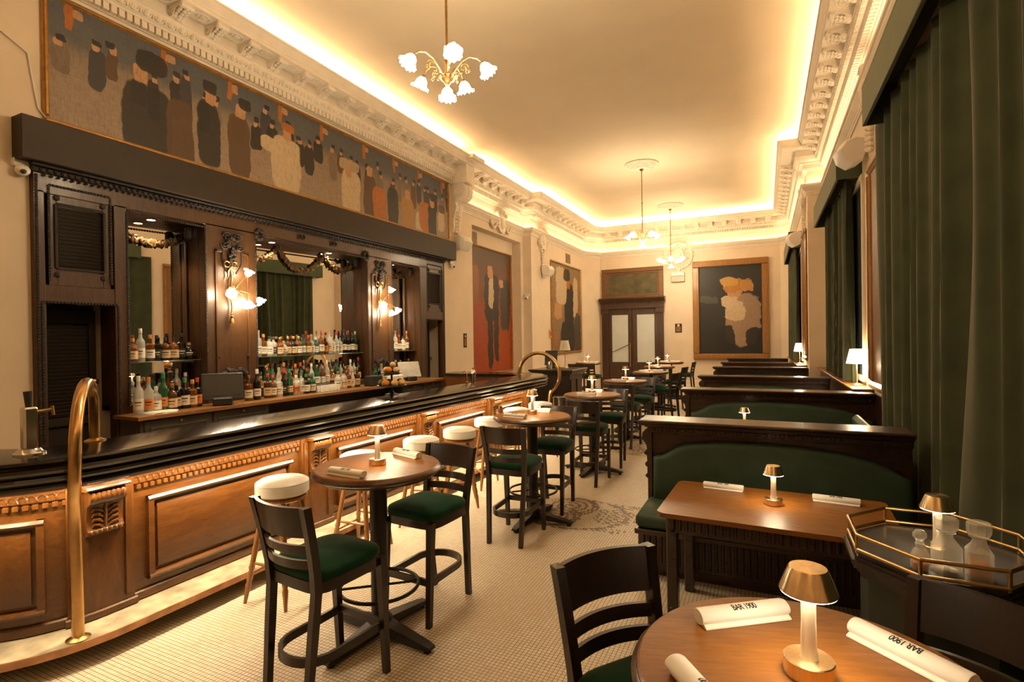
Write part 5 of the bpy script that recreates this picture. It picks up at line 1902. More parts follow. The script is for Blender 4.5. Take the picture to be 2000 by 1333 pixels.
def decanter(label, loc, rz, kind):
    t = thing('decanter', label, 'decanter', loc, rz)
    liquid = plain('amber_spirit', (0.50, 0.17, 0.03), 0.1, var=0.1, alpha=0.8)
    if kind == 'small':
        MB().lathe([(0.0, 0.0), (0.026, 0.0), (0.030, 0.01), (0.030, 0.055), (0.022, 0.075), (0.013, 0.085), (0.016, 0.10), (0.0, 0.10)], 20).build('body', GLASS, t)
        MB().lathe([(0.0, 0.005), (0.024, 0.005), (0.027, 0.012), (0.027, 0.03), (0.0, 0.03)], 16).build('contents', liquid, t)
        mb = MB()
        mb.lathe([(0.012, 0.10), (0.014, 0.108), (0.01, 0.112)], 12)
        mb.ell((0, 0, 0.132), (0.024, 0.024, 0.022), 8, 5)
        mb.build('stopper', GLASS, t, 15)
    else:
        mb = MB()
        h = 0.105
        w_ = 0.038
        rows = [(w_, 0.0), (w_, h), (w_ * 0.8, h + 0.012), (0.022, h + 0.03), (0.02, h + 0.045), (0.03, h + 0.05), (0.03, h + 0.055)]
        vs, fs = [], []
        n = 16
        for j, (r, z) in enumerate(rows):
            e = 6.0 if j < 3 else 2.0
            for i in range(n):
                a = 2 * pi * i / n + pi / n
                c_, s_ = cos(a), sin(a)
                vs.append((r * math.copysign(abs(c_) ** (2 / e), c_), r * math.copysign(abs(s_) ** (2 / e), s_), z))
        for j in range(len(rows) - 1):
            for i in range(n):
                i2 = (i + 1) % n
                fs.append((j * n + i, j * n + i2, (j + 1) * n + i2, (j + 1) * n + i))
        fs += [tuple(range(n))[::-1], tuple(range((len(rows) - 1) * n, len(rows) * n))]
        mb.add(vs, fs)
        mb.build('body', GLASS, t, 30)
        if kind == 'amber':
            MB().box(-w_ * 0.82, w_ * 0.82, -w_ * 0.82, w_ * 0.82, 0.008, 0.062, 0.006).build('contents', liquid, t)
        else:
            mb = MB()
            for k in range(18):
                mb.ell((w_ * 0.7 * cos(k * 2.4) * (0.3 + 0.7 * (k % 3) / 2), w_ * 0.7 * sin(k * 2.4) * (0.3 + 0.7 * (k % 3) / 2), 0.012 + 0.004 * (k % 4)), (0.009, 0.009, 0.008), 6, 4)
            mb.build('contents', plain('sugar_cubes', (0.75, 0.68, 0.55), 0.6), t)
        mb = MB()
        n = 20
        mb.lathe([(0.024, h + 0.055), (0.034, h + 0.062), (0.036, h + 0.075), (0.036, h + 0.10), (0.033, h + 0.105), (0.0, h + 0.106)], n, wob=lambda a, j, r, z: (r * (1 + 0.03 * cos(10 * a)), z))
        mb.build('stopper', GLASS, t, 15)
    return t


decanter('small round glass bottle with faceted ball stopper on the black tray', (0.52, 2.47, 0.90), 0, 'small')
decanter('square glass decanter with clear cut stopper in the middle of the tray', (0.60, 2.47, 0.90), 0.3, 'clear')
decanter('square glass decanter of amber spirit at the edge of the tray', (0.69, 2.45, 0.90), -0.1, 'amber')


# ------------------------------------------------------------------ flower lights
def flower_mesh():
    mb = MB()
    mb.lathe([(0.014, 0.0), (0.030, -0.012), (0.046, -0.035), (0.050, -0.058), (0.058, -0.078), (0.078, -0.098)], 30,
             wob=lambda a, j, r, z: (r * (1 + (0.06 * j / 5) * cos(6 * a)), z + (0.012 * cos(12 * a) if j == 5 else 0.0)))
    mb.f = [f for f in mb.f if len(f) == 4]
    mb.ell((0, 0, -0.05), (0.03, 0.03, 0.04), 10, 6)
    me = mb.mesh('flower_shade', 80)
    me.materials.append(FLOWER)
    return me


FLW = flower_mesh()
FLS = FLW.copy()
for _v in FLS.vertices:
    _v.co *= 0.78


def chandelier(label, x, y, zb, rz):
    t = thing('chandelier', label, 'chandelier', (x, y, zb), rz, 'brass flower chandeliers')
    MB().lathe([(0.011, 0.16), (0.011, ZC - zb - 0.13)], 12).build('rod', BRASS_D, t)
    mb = MB()
    mb.lathe([(0.0, 0.10), (0.02, 0.105), (0.014, 0.12), (0.024, 0.135), (0.03, 0.15), (0.052, 0.165), (0.06, 0.185), (0.045, 0.20), (0.022, 0.21), (0.018, 0.30), (0.026, 0.33), (0.012, 0.36)], 20)
    for k in range(10):
        a = 2 * pi * k / 10
        mb.ell((0.06 * cos(a), 0.06 * sin(a), 0.195), (0.014, 0.014, 0.02), 6, 5)
    mb.build('hub', BRASS_D, t, 60)
    MB().lathe([(0.0, ZC - zb - 0.17), (0.03, ZC - zb - 0.16), (0.05, ZC - zb - 0.125), (0.0, ZC - zb - 0.12)], 16).build('ceiling_cup', BRASS_D, t)
    MB().lathe([(0.013, 0.99), (0.02, 1.0), (0.02, 1.012), (0.013, 1.022)], 12).build('rod_collar', BRASS_D, t)
    for k in range(5):
        a = 2 * pi * k / 5
        M = Matrix.Rotation(a, 4, 'Z')
        mb = MB()
        mb.M = M
        mb.tube([(0.03, 0, 0.18), (0.07, 0, 0.25), (0.13, 0, 0.325), (0.20, 0, 0.36), (0.265, 0, 0.345), (0.305, 0, 0.31)], [0.007, 0.007, 0.006, 0.006, 0.006, 0.006], 7)
        for (cx, cz, r, s_) in ((0.15, 0.27, 0.04, 1), (0.10, 0.225, 0.028, -1), (0.18, 0.235, 0.025, 1)):
            mb.tube([(cx + r * (1 - i / 15) * cos(s_ * i * 0.7), 0, cz + r * (1 - i / 15) * sin(s_ * i * 0.7)) for i in range(13)], 0.0035, 4)
        mb.lathe([(0.012, 0.315), (0.018, 0.31), (0.016, 0.29)], 10, (0.31, 0, 0))
        ar = mb.build('arm', BRASS_D, t, 60)
        d = Vector((cos(a), sin(a), 0))
        o = link('flower_shade', FLW, ar)
        o.matrix_local = Matrix.Translation((0.312 * cos(a), 0.312 * sin(a), 0.30)) @ M @ Matrix.Rotation(radians(-32), 4, 'Y')
    link('flower_shade', FLW, t, (0, 0, 0.105))
    return t


chandelier('large brass chandelier with glowing flower shades nearest the viewer', -2.48, 3.95, 3.90, radians(-122))
chandelier('brass flower chandelier hanging mid room before the end wall', -2.55, 12.45, 3.90, 0.5)
chandelier('brass flower chandelier hanging closest to the end wall', -2.58, 16.75, 3.90, 1.1)


def sconce(label, y, z):
    """origin on the panel, local x out of the wall"""
    t = thing('wall_sconce', label, 'sconce', (XF + 0.014, y, z), 0, 'gilt bronze bar sconces')
    mb = MB()
    for s_ in (-1, 1):
        mb.tube([(0.02, s_ * 0.05 + 0.04 * cos(u), 0.72 + 0.035 * sin(u)) for u in [2 * pi * j / 12 for j in range(12)]], 0.010, 6, True)
        mb.tube([(0.015, 0, 0.69), (0.02, s_ * 0.04, 0.63), (0.015, s_ * 0.035, 0.58), (0.015, s_ * 0.06, 0.53)], [0.01, 0.012, 0.01, 0.004], 6)
    mb.ell((0.025, 0, 0.69), (0.018, 0.02, 0.02), 8, 6)
    mb.build('ribbon_bow', BRASS_D, t, 60)
    mb = MB()
    mb.tube([(0.012, 0.0, 0.68), (0.018, 0.012, 0.58), (0.02, 0.0, 0.48), (0.022, 0.02, 0.38), (0.02, 0.0, 0.28), (0.018, 0.01, 0.20), (0.016, 0.0, 0.12)], [0.012, 0.014, 0.016, 0.018, 0.016, 0.012, 0.009], 8)
    rr = random.Random(int(y * 7))
    for k in range(18):
        mb.ell((0.03, rr.uniform(-.045, .07), rr.uniform(0.28, 0.46)), (0.012, 0.012, 0.018), 6, 5)
    mb.build('stem', BRASS_D, t, 60)
    mb = MB()
    mb.lathe([(0.006, 0.13), (0.018, 0.115), (0.010, 0.10), (0.022, 0.085), (0.012, 0.07), (0.020, 0.05), (0.026, 0.0), (0.0, 0.0)], 12, (0.022, 0, 0))
    mb.build('tassel', BRASS_D, t, 60)
    for (yy, zz, xx, ty, tx) in ((0.12, 0.56, 0.15, 170, 25), (-0.075, 0.34, 0.15, -75, 40), (0.135, 0.255, 0.15, 0, 20), (0.265, 0.30, 0.15, 40, 12)):
        mb = MB()
        mb.tube([(0.02, 0.005, 0.36), (0.07, yy * 0.3, 0.36 + (zz - 0.36) * 0.2 + 0.05), (xx * 0.85, yy * 0.7, 0.36 + (zz - 0.36) * 0.7 + 0.05), (xx, yy, zz + 0.02)], 0.006, 6)
        ar = mb.build('arm', BRASS_D, t, 60)
        o = link('flower_shade', FLS, ar)
        o.matrix_local = Matrix.Translation((xx, yy, zz + 0.02)) @ Matrix.Rotation(radians(ty), 4, 'X') @ Matrix.Rotation(radians(-tx), 4, 'Y')
    return t


sconce('gilt wall sconce with four lit flowers between the near and middle mirrors', 4.37, 2.04)
sconce('gilt wall sconce with four lit flowers between the middle and far mirrors', 7.14, 2.04)

# ------------------------------------------------------------------ double doors
DB = Vector((-4.17, 18.5, 0))
dr = thing('door_1', 'dark panelled double doors with frosted panes and carved lintel', None, DB)
dr['kind'] = 'structure'
WD = wood('door_dark_oak', (0.045, 0.02, 0.009), (0.09, 0.04, 0.016), 'z', 0.4, 0.3)
WT = wood('transom_oak', (0.13, 0.058, 0.018), (0.22, 0.10, 0.032), 'x', 0.4, 0.3)
mb = RB(DB)
for (x0, x1) in ((-5.24, -5.0), (-3.34, -3.10)):
    mb.box(x0, x1, 18.36, 18.5, 0, 2.78, 0.01)
    mb.box(x0 - 0.02, x1 + 0.02, 18.33, 18.5, 2.62, 2.78, 0.01)
    mb.box(x0 - 0.02, x1 + 0.02, 18.34, 18.5, 0, 0.3, 0.01)
    for k in range(4):
        mb.box(x0 + 0.03 + 0.05 * k, x0 + 0.055 + 0.05 * k, 18.345, 18.37, 0.35, 2.6, 0.006)
mb.box(-5.26, -3.08, 18.34, 18.5, 2.78, 3.0, 0.01)
mb.build('door_frame', WD, dr)
mb = RB(DB)
mb.sweep([(-5.30, 18.5), (-3.04, 18.5)][::1], [(0, 2.98), (0.16, 2.98), (0.18, 3.02), (0.22, 3.05), (0.25, 3.10), (0.29, 3.12), (0.29, 3.16), (0, 3.18)])
for k in range(30):
    x = -5.26 + 0.075 * k
    mb.box(x, x + 0.04, 18.29, 18.34, 2.96, 3.0, 0.004)
mb.build('lintel_cornice', WD, dr)
mb = RB(DB)
for (x0, x1, z0, z1) in ((-5.24, -3.10, 4.06, 4.2), (-5.24, -5.08, 3.17, 4.06), (-3.26, -3.10, 3.17, 4.06), (-5.08, -3.26, 3.17, 3.24)):
    mb.box(x0, x1, 18.42, 18.5, z0, z1, 0.012)
for (x0, x1, z0, z1) in ((-5.08, -3.26, 4.0, 4.06), (-5.08, -3.26, 3.24, 3.29), (-5.08, -5.02, 3.29, 4.0), (-3.32, -3.26, 3.29, 4.0)):
    mb.box(x0, x1, 18.44, 18.5, z0, z1, 0.01)
mb.build('transom_frame', WT, dr)
RB(DB).box(-5.02, -3.32, 18.46, 18.49, 3.29, 4.0).build('transom_pane', plain('dim_transom_glass', (0.10, 0.085, 0.045), 0.25, var=0.3, vscale=4), dr, 0)
for (x0, x1, px0, px1) in ((-5.0, -4.18, -4.89, -4.31), (-4.16, -3.34, -4.01, -3.41)):
    mb = RB(DB)
    for (a, b_, c, d) in ((x0, px0, 0.02, 2.78), (px1, x1, 0.02, 2.78), (px0, px1, 2.58, 2.78), (px0, px1, 0.02, 0.92)):
        mb.box(a, b_, 18.42, 18.48, c, d, 0.004)
    lf = mb.build('door_leaf', WD, dr)
    RB(DB).box(px0, px1, 18.445, 18.46, 0.92, 2.58).build('pane', FROST, lf, 0)
    mb = RB(DB)
    for (a, b_, c, d) in ((px0, px1, 0.20, 0.24), (px0, px1, 0.76, 0.80), (px0, px0 + .04, 0.24, 0.76), (px1 - .04, px1, 0.24, 0.76)):
        mb.box(a, b_, 18.405, 18.425, c, d, 0.005)
    mb.build('panel_moulding', WD, lf)
mb = RB(DB)
mb.rod((-4.235, 18.37, 0.75), (-4.235, 18.37, 1.6), 0.022, 12)
for z in (0.82, 1.53):
    mb.rod((-4.235, 18.37, z), (-4.235, 18.43, z), 0.014, 8)
mb.build('pull_handle', BRASS, dr)
mb = RB(DB)
mb.rod((-4.88, 18.40, 1.27), (-4.30, 18.40, 1.53), 0.012, 8)
mb.build('push_rod', BRASS_D, dr)


# ------------------------------------------------------------------ speakers, cameras, plaques, grilles
def speaker(label, loc, rz):
    t = thing('wall_speaker', label, 'speaker', loc, rz, 'white wall speakers')
    mb = MB()
    # shield-like wedge: outline in (x out, z), extruded along y, front rounded
    out = [(0.06, 0.15), (0.15, 0.17), (0.27, 0.13), (0.34, 0.02), (0.30, -0.10), (0.20, -0.17), (0.09, -0.13), (0.04, 0.0)]
    n = len(out)
    vs, fs = [], []
    for (y, k) in ((-0.14, 0.9), (-0.12, 1.0), (0.12, 1.0), (0.14, 0.9)):
        for (x, z) in out:
            vs.append((0.19 + (x - 0.19) * k, y, z * k))
    for j in range(3):
        for i in range(n):
            i2 = (i + 1) % n
            fs.append((j * n + i, j * n + i2, (j + 1) * n + i2, (j + 1) * n + i))
    fs += [tuple(range(n)), tuple(range(3 * n, 4 * n))[::-1]]
    mb.add(vs, fs)
    mb.build('cabinet', WHITE_PL, t, 40)
    mb = MB()
    mb.rod((0.0, 0, 0.0), (0.08, 0, 0.0), 0.022, 10)
    mb.lathe([(0.05, 0.14), (0.05, 0.15), (0.03, 0.155), (0, 0.155)], 14, (0, 0, 0)) if False else None
    mb.box(0.0, 0.012, -0.05, 0.05, -0.06, 0.06, 0.004)
    mb.build('bracket', WHITE_PL, t)
    return t


speaker('white wall speaker under the large console bracket', (XL, 9.85, 3.86), radians(-8))
speaker('white wall speaker below the shield ornament on the pier', (XL2, 14.1, 3.72), radians(-8))
speaker('white wall speaker at the near end of the middle valance', (XR, 7.75, 4.02), pi + 0.2)
speaker('white wall speaker at the near end of the far valance', (XR2, 13.75, 3.97), pi + 0.2)
t = thing('emergency_light', 'pale box light on the end wall below the wreath', 'light', (-2.62, YE, 3.62))
MB().box(-0.22, 0.22, -0.10, 0, 0.0, 0.20, 0.015).build('lower_body', plain('beige_plastic', (0.50, 0.42, 0.33), 0.5), t)
MB().box(-0.22, 0.22, -0.11, 0, 0.20, 0.32, 0.015).build('upper_body', WHITE_PL, t)


def dome_camera(label, loc, rz):
    t = thing('dome_camera', label, 'camera', loc, rz, 'small white security cameras')
    mb = MB()
    mb.box(0.0, 0.05, -0.06, 0.06, 0.03, 0.10, 0.008)
    mb.build('mount', WHITE_PL, t)
    mb = MB()
    mb.ell((0.06, 0, -0.005), (0.055, 0.055, 0.05), 16, 10)
    mb.build('dome', WHITE_PL, t, 60)
    MB().ell((0.10, -0.01, -0.025), (0.022, 0.024, 0.022), 12, 8).build('lens', BLACK_PL, t, 60)
    return t


dome_camera('white dome camera at the near end of the dark fascia', (XL, 2.38, 3.37), 0)
dome_camera('white dome camera just past the far end of the dark fascia', (XL, 9.55, 3.36), 0)
dome_camera('white dome camera on the side of the corner pier', (-5.87, 13.3, 2.92), -pi / 2)
dome_camera('white dome camera at the top corner of the door frame', (-5.42, YE, 2.66), -pi / 2)
ORANGE = plain('orange_print', (0.55, 0.20, 0.04), 0.6)


def plaque(label, loc, rz, w_, h_):
    t = thing('wall_plaque', label, 'sign', loc, rz)
    MB().box(0, 0.012, -w_ / 2, w_ / 2, 0, h_, 0.002).build('board', BLACK_PL, t)
    mb = MB()
    mb.M = Matrix.Translation((0.0125, 0, h_ * 0.80)) @ Matrix.Rotation(pi / 2, 4, 'Y')
    mb.lathe([(0.0, 0.0), (w_ * 0.2, 0.0), (w_ * 0.2, 0.002), (0, 0.002)], 16)
    mb.build('emblem', plain('pale_emblem', (0.7, 0.5, 0.3), 0.5), t)
    mb = MB()
    for k in range(5):
        z = h_ * (0.60 - 0.11 * k)
        mb.box(0.012, 0.014, -w_ * 0.36, w_ * 0.36 * (1 - 0.12 * (k % 2)), z - h_ * 0.03, z + h_ * 0.03)
    mb.build('printed_lines', ORANGE, t, 0)


plaque('small black notice with orange lines beside the red painting', (XL, 10.12, 1.62), 0, 0.13, 0.31)
plaque('small black notice with orange lines between the doors and gold frame', (-2.63, YE, 1.92), -pi / 2, 0.22, 0.30)
for (loc, w_, lab) in (((-6.25, 10.95, 4.06), 0.42, 'grey vent grille in the recess above the red painting'), ((XL2, 16.3, 4.22), 0.42, 'grey vent grille above the tan painting')):
    t = thing('vent_grille', lab, 'vent', loc)
    MB().box(0, 0.015, -w_ / 2, w_ / 2, 0, 0.30, 0.003).build('frame', plain('tan_vent_metal', (0.25, 0.17, 0.09), 0.5), t)
    for k in range(7):
        MB().box(0.012, 0.022, -w_ / 2 + 0.03, w_ / 2 - 0.03, 0.03 + 0.036 * k, 0.052 + 0.036 * k).build('slat', plain('tan_vent_metal', (0.25, 0.17, 0.09)), t, 0)
t = thing('exit_sign', 'small orange and red sign fixed at the pier edge by the tan painting', 'sign', (XL2, 14.62, 1.80), 0)
MB().box(0.0, 0.03, -0.07, 0.07, 0, 0.24, 0.004).build('board', plain('pale_orange_board', (0.60, 0.33, 0.12), 0.5), t)
MB().box(0.03, 0.034, -0.045, 0.055, 0.07, 0.19).build('red_panel', plain('red_print', (0.55, 0.06, 0.02), 0.5), t, 0)
# loose cable looping down the wall by the mural
mb = RB((-5.99, 2.45, 3.8))
mb.tube([(-5.99, 1.0, 4.75), (-5.99, 1.7, 4.72), (-5.99, 2.2, 4.60), (-5.985, 2.45, 4.45), (-5.985, 2.50, 4.1), (-5.985, 2.52, 3.98), (-5.98, 2.62, 3.86)], 0.007, 6)
tag(mb.build('wall_cable', WHITE_PL, None, 60, (-5.99, 2.45, 3.8)), 'thin white cable clipped to the wall beside the mural', 'cable')

# ------------------------------------------------------------------ host stand and things beyond the bar
HS = Vector((-4.15, 11.05, 0))
t = thing('host_stand', 'dark moulded host stand beyond the far end of the bar', 'stand', HS)
MB().box(-0.40, 0.40, -0.42, 0.42, 0.08, 1.0, 0.008).build('body', WOOD_DARK_X, t)
mb = MB()
for (k, z0, z1) in ((0.03, 1.0, 1.03), (0.06, 1.03, 1.06), (0.09, 1.06, 1.085), (0.11, 1.085, 1.12)):
    mb.box(-0.40 - k, 0.40 + k, -0.42 - k, 0.42 + k, z0, z1, 0.008)
mb.build('moulded_top', WOOD_DARK_X, t)
mb = MB()
mb.box(-0.43, 0.43, -0.45, 0.45, 0, 0.08, 0.01)
mb.build('plinth', WOOD_DARK_X, t)
for s_ in (-1, 1):
    MB().box(0.40, 0.415, s_ * 0.2 - 0.16, s_ * 0.2 + 0.16, 0.18, 0.9, 0.006).build('side_panel', WOOD_DARK_X, t)
shade_lamp('unlit lamp with cream shade standing on the host stand', (-4.08, 11.28, 1.12), False, 0, 1.1, (0.40, 0.62))
t = thing('steel_bin', 'cylindrical steel bin behind the slender hoop rail', 'bin', (-3.42, 9.15, 0))
MB().lathe([(0.0, 0.0), (0.13, 0.0), (0.13, 0.68), (0.12, 0.69), (0, 0.69)], 28).build('body', STEEL, t)
MB().lathe([(0.0, 0.69), (0.135, 0.69), (0.135, 0.715), (0.12, 0.73), (0, 0.73)], 28).build('lid', STEEL, t)
t = thing('steel_jar', 'steel shaker jar standing on the host stand', 'jar', (-4.25, 10.78, 1.12))
MB().lathe([(0.0, 0.0), (0.05, 0.0), (0.052, 0.15), (0.045, 0.17), (0.0, 0.17)], 20).build('body', STEEL, t)
MB().lathe([(0.0, 0.17), (0.03, 0.17), (0.028, 0.19), (0, 0.195)], 16).build('lid', BLACK_PL, t)
t = thing('menu_screen', 'black tilted screen on the host stand', 'screen', (-4.40, 11.2, 1.12))
mb = MB()
mb.M = Matrix.Rotation(radians(-12), 4, 'X')
mb.box(-0.15, 0.15, -0.02, 0.0, 0.06, 0.40, 0.006)
mb.build('panel', BLACK_PL, t)
MB().box(-0.08, 0.08, -0.06, 0.10, 0.0, 0.06, 0.01).build('foot', BLACK_PL, t)

# ------------------------------------------------------------------ things on and behind the bar
t = thing('beer_tap', 'polished steel beer tap tower at the near end of the bar', 'tap', (-3.80, 1.53, 1.18))
MB().box(-0.028, 0.028, -0.034, 0.034, 0.03, 0.27, 0.010).build('tower', STEEL, t)
mb = MB()
mb.lathe([(0.075, 0.0), (0.075, 0.01), (0.06, 0.02), (0.05, 0.035), (0.0, 0.04)], 24)
mb.build('base', STEEL, t)
mb = MB()
mb.rod((0.0, 0.03, 0.24), (0.0, 0.11, 0.245), 0.009, 8)
mb.rod((0.0, 0.11, 0.265), (0.0, 0.115, 0.21), 0.009, 8)
mb.build('spout', BRASS, t)
MB().rod((0.0, 0.0, 0.26), (0.0, -0.005, 0.36), 0.014, 10, 0.02).build('handle', BLACK_PL, t)
t = thing('pos_monitor', 'black till monitor tilted on the back counter', 'monitor', (-5.66, 4.06, 1.085), radians(-35))
mb = MB()
mb.M = Matrix.Rotation(radians(-14), 4, 'Y')
mb.box(-0.015, 0.02, -0.215, 0.215, 0.06, 0.37, 0.008)
mo = mb.build('housing', BLACK_PL, t)
mb = MB()
mb.M = Matrix.Rotation(radians(-14), 4, 'Y')
mb.box(0.018, 0.022, -0.185, 0.185, 0.11, 0.345)
mb.build('screen', SCREEN, mo, 0)
MB().box(-0.12, 0.10, -0.10, 0.10, 0.0, 0.09, 0.012).build('foot', BLACK_PL, t)
t = thing('till_screen', 'pale till screen seen from the side behind the fruit stand', 'monitor', (-5.62, 7.62, 1.085), radians(-30))
mb = MB()
mb.M = Matrix.Rotation(radians(-25), 4, 'Y')
mb.box(-0.01, 0.02, -0.20, 0.20, 0.06, 0.36, 0.01)
mb.build('panel', plain('grey_plastic', (0.35, 0.33, 0.30), 0.4), t)
MB().box(-0.10, 0.08, -0.08, 0.08, 0.0, 0.08, 0.012).build('foot', BLACK_PL, t)
for k in range(3):
    o = MB().box(-0.09, 0.09, -0.13, 0.13, 0, 0.006, 0.002).build('paper_pad', PAPER, None, 30, (-5.66 - 0.01 * k, 3.36 + 0.012 * k, 1.085 + 0.006 * k), (0, 0, 0.15 * k))
    tag(o, ['lowest sheet of the white paper stack on the counter end', 'middle sheet of the white paper stack on the counter end', 'top sheet of the white paper stack on the counter end'][k], 'paper', 'white papers on the back counter')
o = MB().box(-0.09, 0.09, -0.12, 0.12, 0, 0.16, 0.01).build('black_box', BLACK_PL, None, 30, (-5.62, 6.62, 1.085))
tag(o, 'small black box on the back counter right of the bottles', 'box')
t = thing('straw_tray', 'low pale tray of wrapped bar items by the fruit stand', 'tray', (-5.60, 7.15, 1.085))
MB().box(-0.07, 0.07, -0.18, 0.18, 0, 0.02, 0.004).build('base', BLACK_PL, t)
for k in range(6):
    MB().box(-0.05, 0.05, -0.16 + 0.055 * k, -0.12 + 0.055 * k, 0.02, 0.13, 0.006).build('packet', PAPER, t)

# two tier fruit stand
FS = Vector((-3.86, 4.86, 1.18))
t = thing('fruit_stand', 'dark two tier fruit stand on the bar edge', 'stand', FS)
MB().lathe([(0.075, 0.0), (0.075, 0.008), (0.03, 0.02), (0.012, 0.05), (0.012, 0.34), (0.0, 0.345)], 20).build('post', BLACK_PL, t)
MB().lathe([(0.0, 0.085), (0.13, 0.09), (0.17, 0.105), (0.168, 0.11), (0.13, 0.096), (0.0, 0.092)], 32).build('lower_plate', BLACK_PL, t)
MB().lathe([(0.0, 0.235), (0.09, 0.24), (0.12, 0.252), (0.118, 0.257), (0.09, 0.246), (0.0, 0.242)], 32).build('upper_plate', BLACK_PL, t)
FM = {'orange': plain('orange_peel', (0.62, 0.20, 0.02), 0.5, var=0.1, bumps=0.1, bscale=120), 'peach': plain('peach_skin', (0.62, 0.36, 0.13), 0.6), 'lime': plain('dark_lime_skin', (0.08, 0.10, 0.03), 0.5), 'plum': plain('plum_skin', (0.03, 0.015, 0.02), 0.35), 'pale': plain('grapefruit_skin', (0.62, 0.48, 0.25), 0.55)}
fruits = [('orange', 0.0, -0.11, 0.135, 0.045), ('peach', 0.09, -0.06, 0.135, 0.043), ('peach', 0.10, 0.05, 0.135, 0.043), ('lime', -0.03, -0.02, 0.137, 0.048), ('plum', 0.02, 0.12, 0.135, 0.045), ('lime', -0.10, -0.05, 0.133, 0.045), ('orange', -0.09, 0.07, 0.133, 0.044),
          ('orange', 0.01, -0.07, 0.285, 0.042), ('pale', 0.06, 0.01, 0.282, 0.038), ('lime', -0.02, 0.06, 0.282, 0.038), ('pale', -0.06, -0.02, 0.282, 0.038), ('pale', 0.03, 0.065, 0.278, 0.03), ('pale', 0.035, -0.02, 0.345, 0.035)]
fl = ['bright orange at the front of the lower fruit tier', 'peach toned fruit at the front middle of the lower tier', 'peach toned fruit on the right of the lower tier', 'dark green lime beside the post on the lower tier', 'dark plum at the right rim of the lower tier', 'dark green lime at the back of the lower tier', 'orange at the back of the lower tier',
      'orange on the left of the upper fruit tier', 'pale fruit at the front of the upper tier', 'dark lime at the back right of the upper tier', 'pale fruit at the back of the upper tier', 'small pale fruit at the right of the upper tier', 'pale fruit crowning the upper tier']
for (kd, x, y, z, r), lab in zip(fruits, fl):
    mb = MB()
    mb.ell((0, 0, 0), (r, r, r * 0.94), 14, 9)
    o = mb.build('fruit', FM[kd], None, 80, tuple(FS + Vector((x, y, z))))
    mb = MB()
    mb.lathe([(0.006, r * 0.93), (0.003, r * 0.97), (0.0, r * 0.97)], 6)
    mb.build('stalk_end', FM['lime'], o)
    tag(o, lab, 'fruit', 'fruit on the two tier stand')

# ------------------------------------------------------------------ glass shelves and bottles
for (y0, y1, lab) in ((3.23, 4.06, 'glass shelf of bottles across the near mirror'), (4.76, 6.87, 'long glass shelf of bottles across the middle mirror'), (7.53, 8.34, 'glass shelf of bottles across the far mirror')):
    c_ = (-6.17, (y0 + y1) / 2, 1.60)
    t = thing('glass_shelf', lab, 'shelf', c_)
    RB(c_).box(-6.32, -6.02, y0, y1, 1.60, 1.612, 0.002).build('pane', GLASS_E, t)
    for yy in (y0 + 0.06, y1 - 0.06):
        RB(c_).box(-6.32, -6.08, yy - 0.008, yy + 0.008, 1.58, 1.60).build('bracket', BRASS_D, t, 0)

BM = {'clear': plain('clear_bottle_glass', (0.86, 0.88, 0.84), 0.06, var=0.02, alpha=0.38, spec=1.0), 'amber': plain('amber_spirit_glass', (0.20, 0.062, 0.010), 0.06, var=0.05, alpha=0.8, spec=0.8), 'dark': plain('dark_bottle_glass', (0.012, 0.010, 0.008), 0.06, var=0.2),
      'green': plain('green_bottle_glass', (0.015, 0.10, 0.04), 0.06, var=0.1, alpha=0.85), 'brown': plain('brown_bottle_glass', (0.07, 0.025, 0.008), 0.06, var=0.1), 'frost': plain('frosted_bottle_glass', (0.62, 0.64, 0.62), 0.35, var=0.03, alpha=0.8),
      'teal': plain('teal_bottle_glass', (0.04, 0.15, 0.12), 0.06, var=0.1, alpha=0.75)}
LM = {'white': plain('white_bottle_label', (0.78, 0.73, 0.62), 0.6, var=0.05), 'cream': plain('cream_bottle_label', (0.66, 0.50, 0.30), 0.6, var=0.1), 'black': plain('black_bottle_label', (0.03, 0.03, 0.03), 0.5), 'orange': plain('orange_bottle_label', (0.60, 0.20, 0.05), 0.55)}
CM = {'white': WHITE_PL, 'black': BLACK_PL, 'red': plain('red_cap', (0.42, 0.04, 0.02), 0.4), 'orange': plain('orange_cap', (0.50, 0.17, 0.03), 0.45), 'gold': BRASS, 'green': plain('green_cap', (0.03, 0.20, 0.09), 0.4), 'cork': plain('cork_stopper', (0.42, 0.26, 0.12), 0.8)}
BT_ = {'tall': [(0.036, 0), (0.038, 0.006), (0.038, 0.175), (0.034, 0.195), (0.016, 0.225), (0.0135, 0.275)], 'squat': [(0.042, 0), (0.045, 0.006), (0.045, 0.135), (0.038, 0.155), (0.018, 0.172), (0.015, 0.205)],
       'wine': [(0.036, 0), (0.037, 0.005), (0.037, 0.18), (0.032, 0.205), (0.016, 0.235), (0.0135, 0.285)], 'round': [(0.035, 0), (0.052, 0.02), (0.058, 0.06), (0.052, 0.105), (0.030, 0.135), (0.017, 0.145), (0.016, 0.165)],
       'shoulder': [(0.038, 0), (0.041, 0.006), (0.041, 0.15), (0.039, 0.165), (0.017, 0.18), (0.0145, 0.235)], 'cone': [(0.046, 0), (0.047, 0.008), (0.040, 0.10), (0.028, 0.17), (0.016, 0.20), (0.0145, 0.235)]}
CAPH = {'tall': 0.045, 'squat': 0.035, 'wine': 0.05, 'round': 0.03, 'shoulder': 0.04, 'cone': 0.035}
LABZ = {'tall': (0.035, 0.125), 'squat': (0.025, 0.105), 'wine': (0.04, 0.12), 'round': (0.045, 0.085), 'shoulder': (0.03, 0.115), 'cone': (0.03, 0.08)}
_bc = {}
ink_me = {}


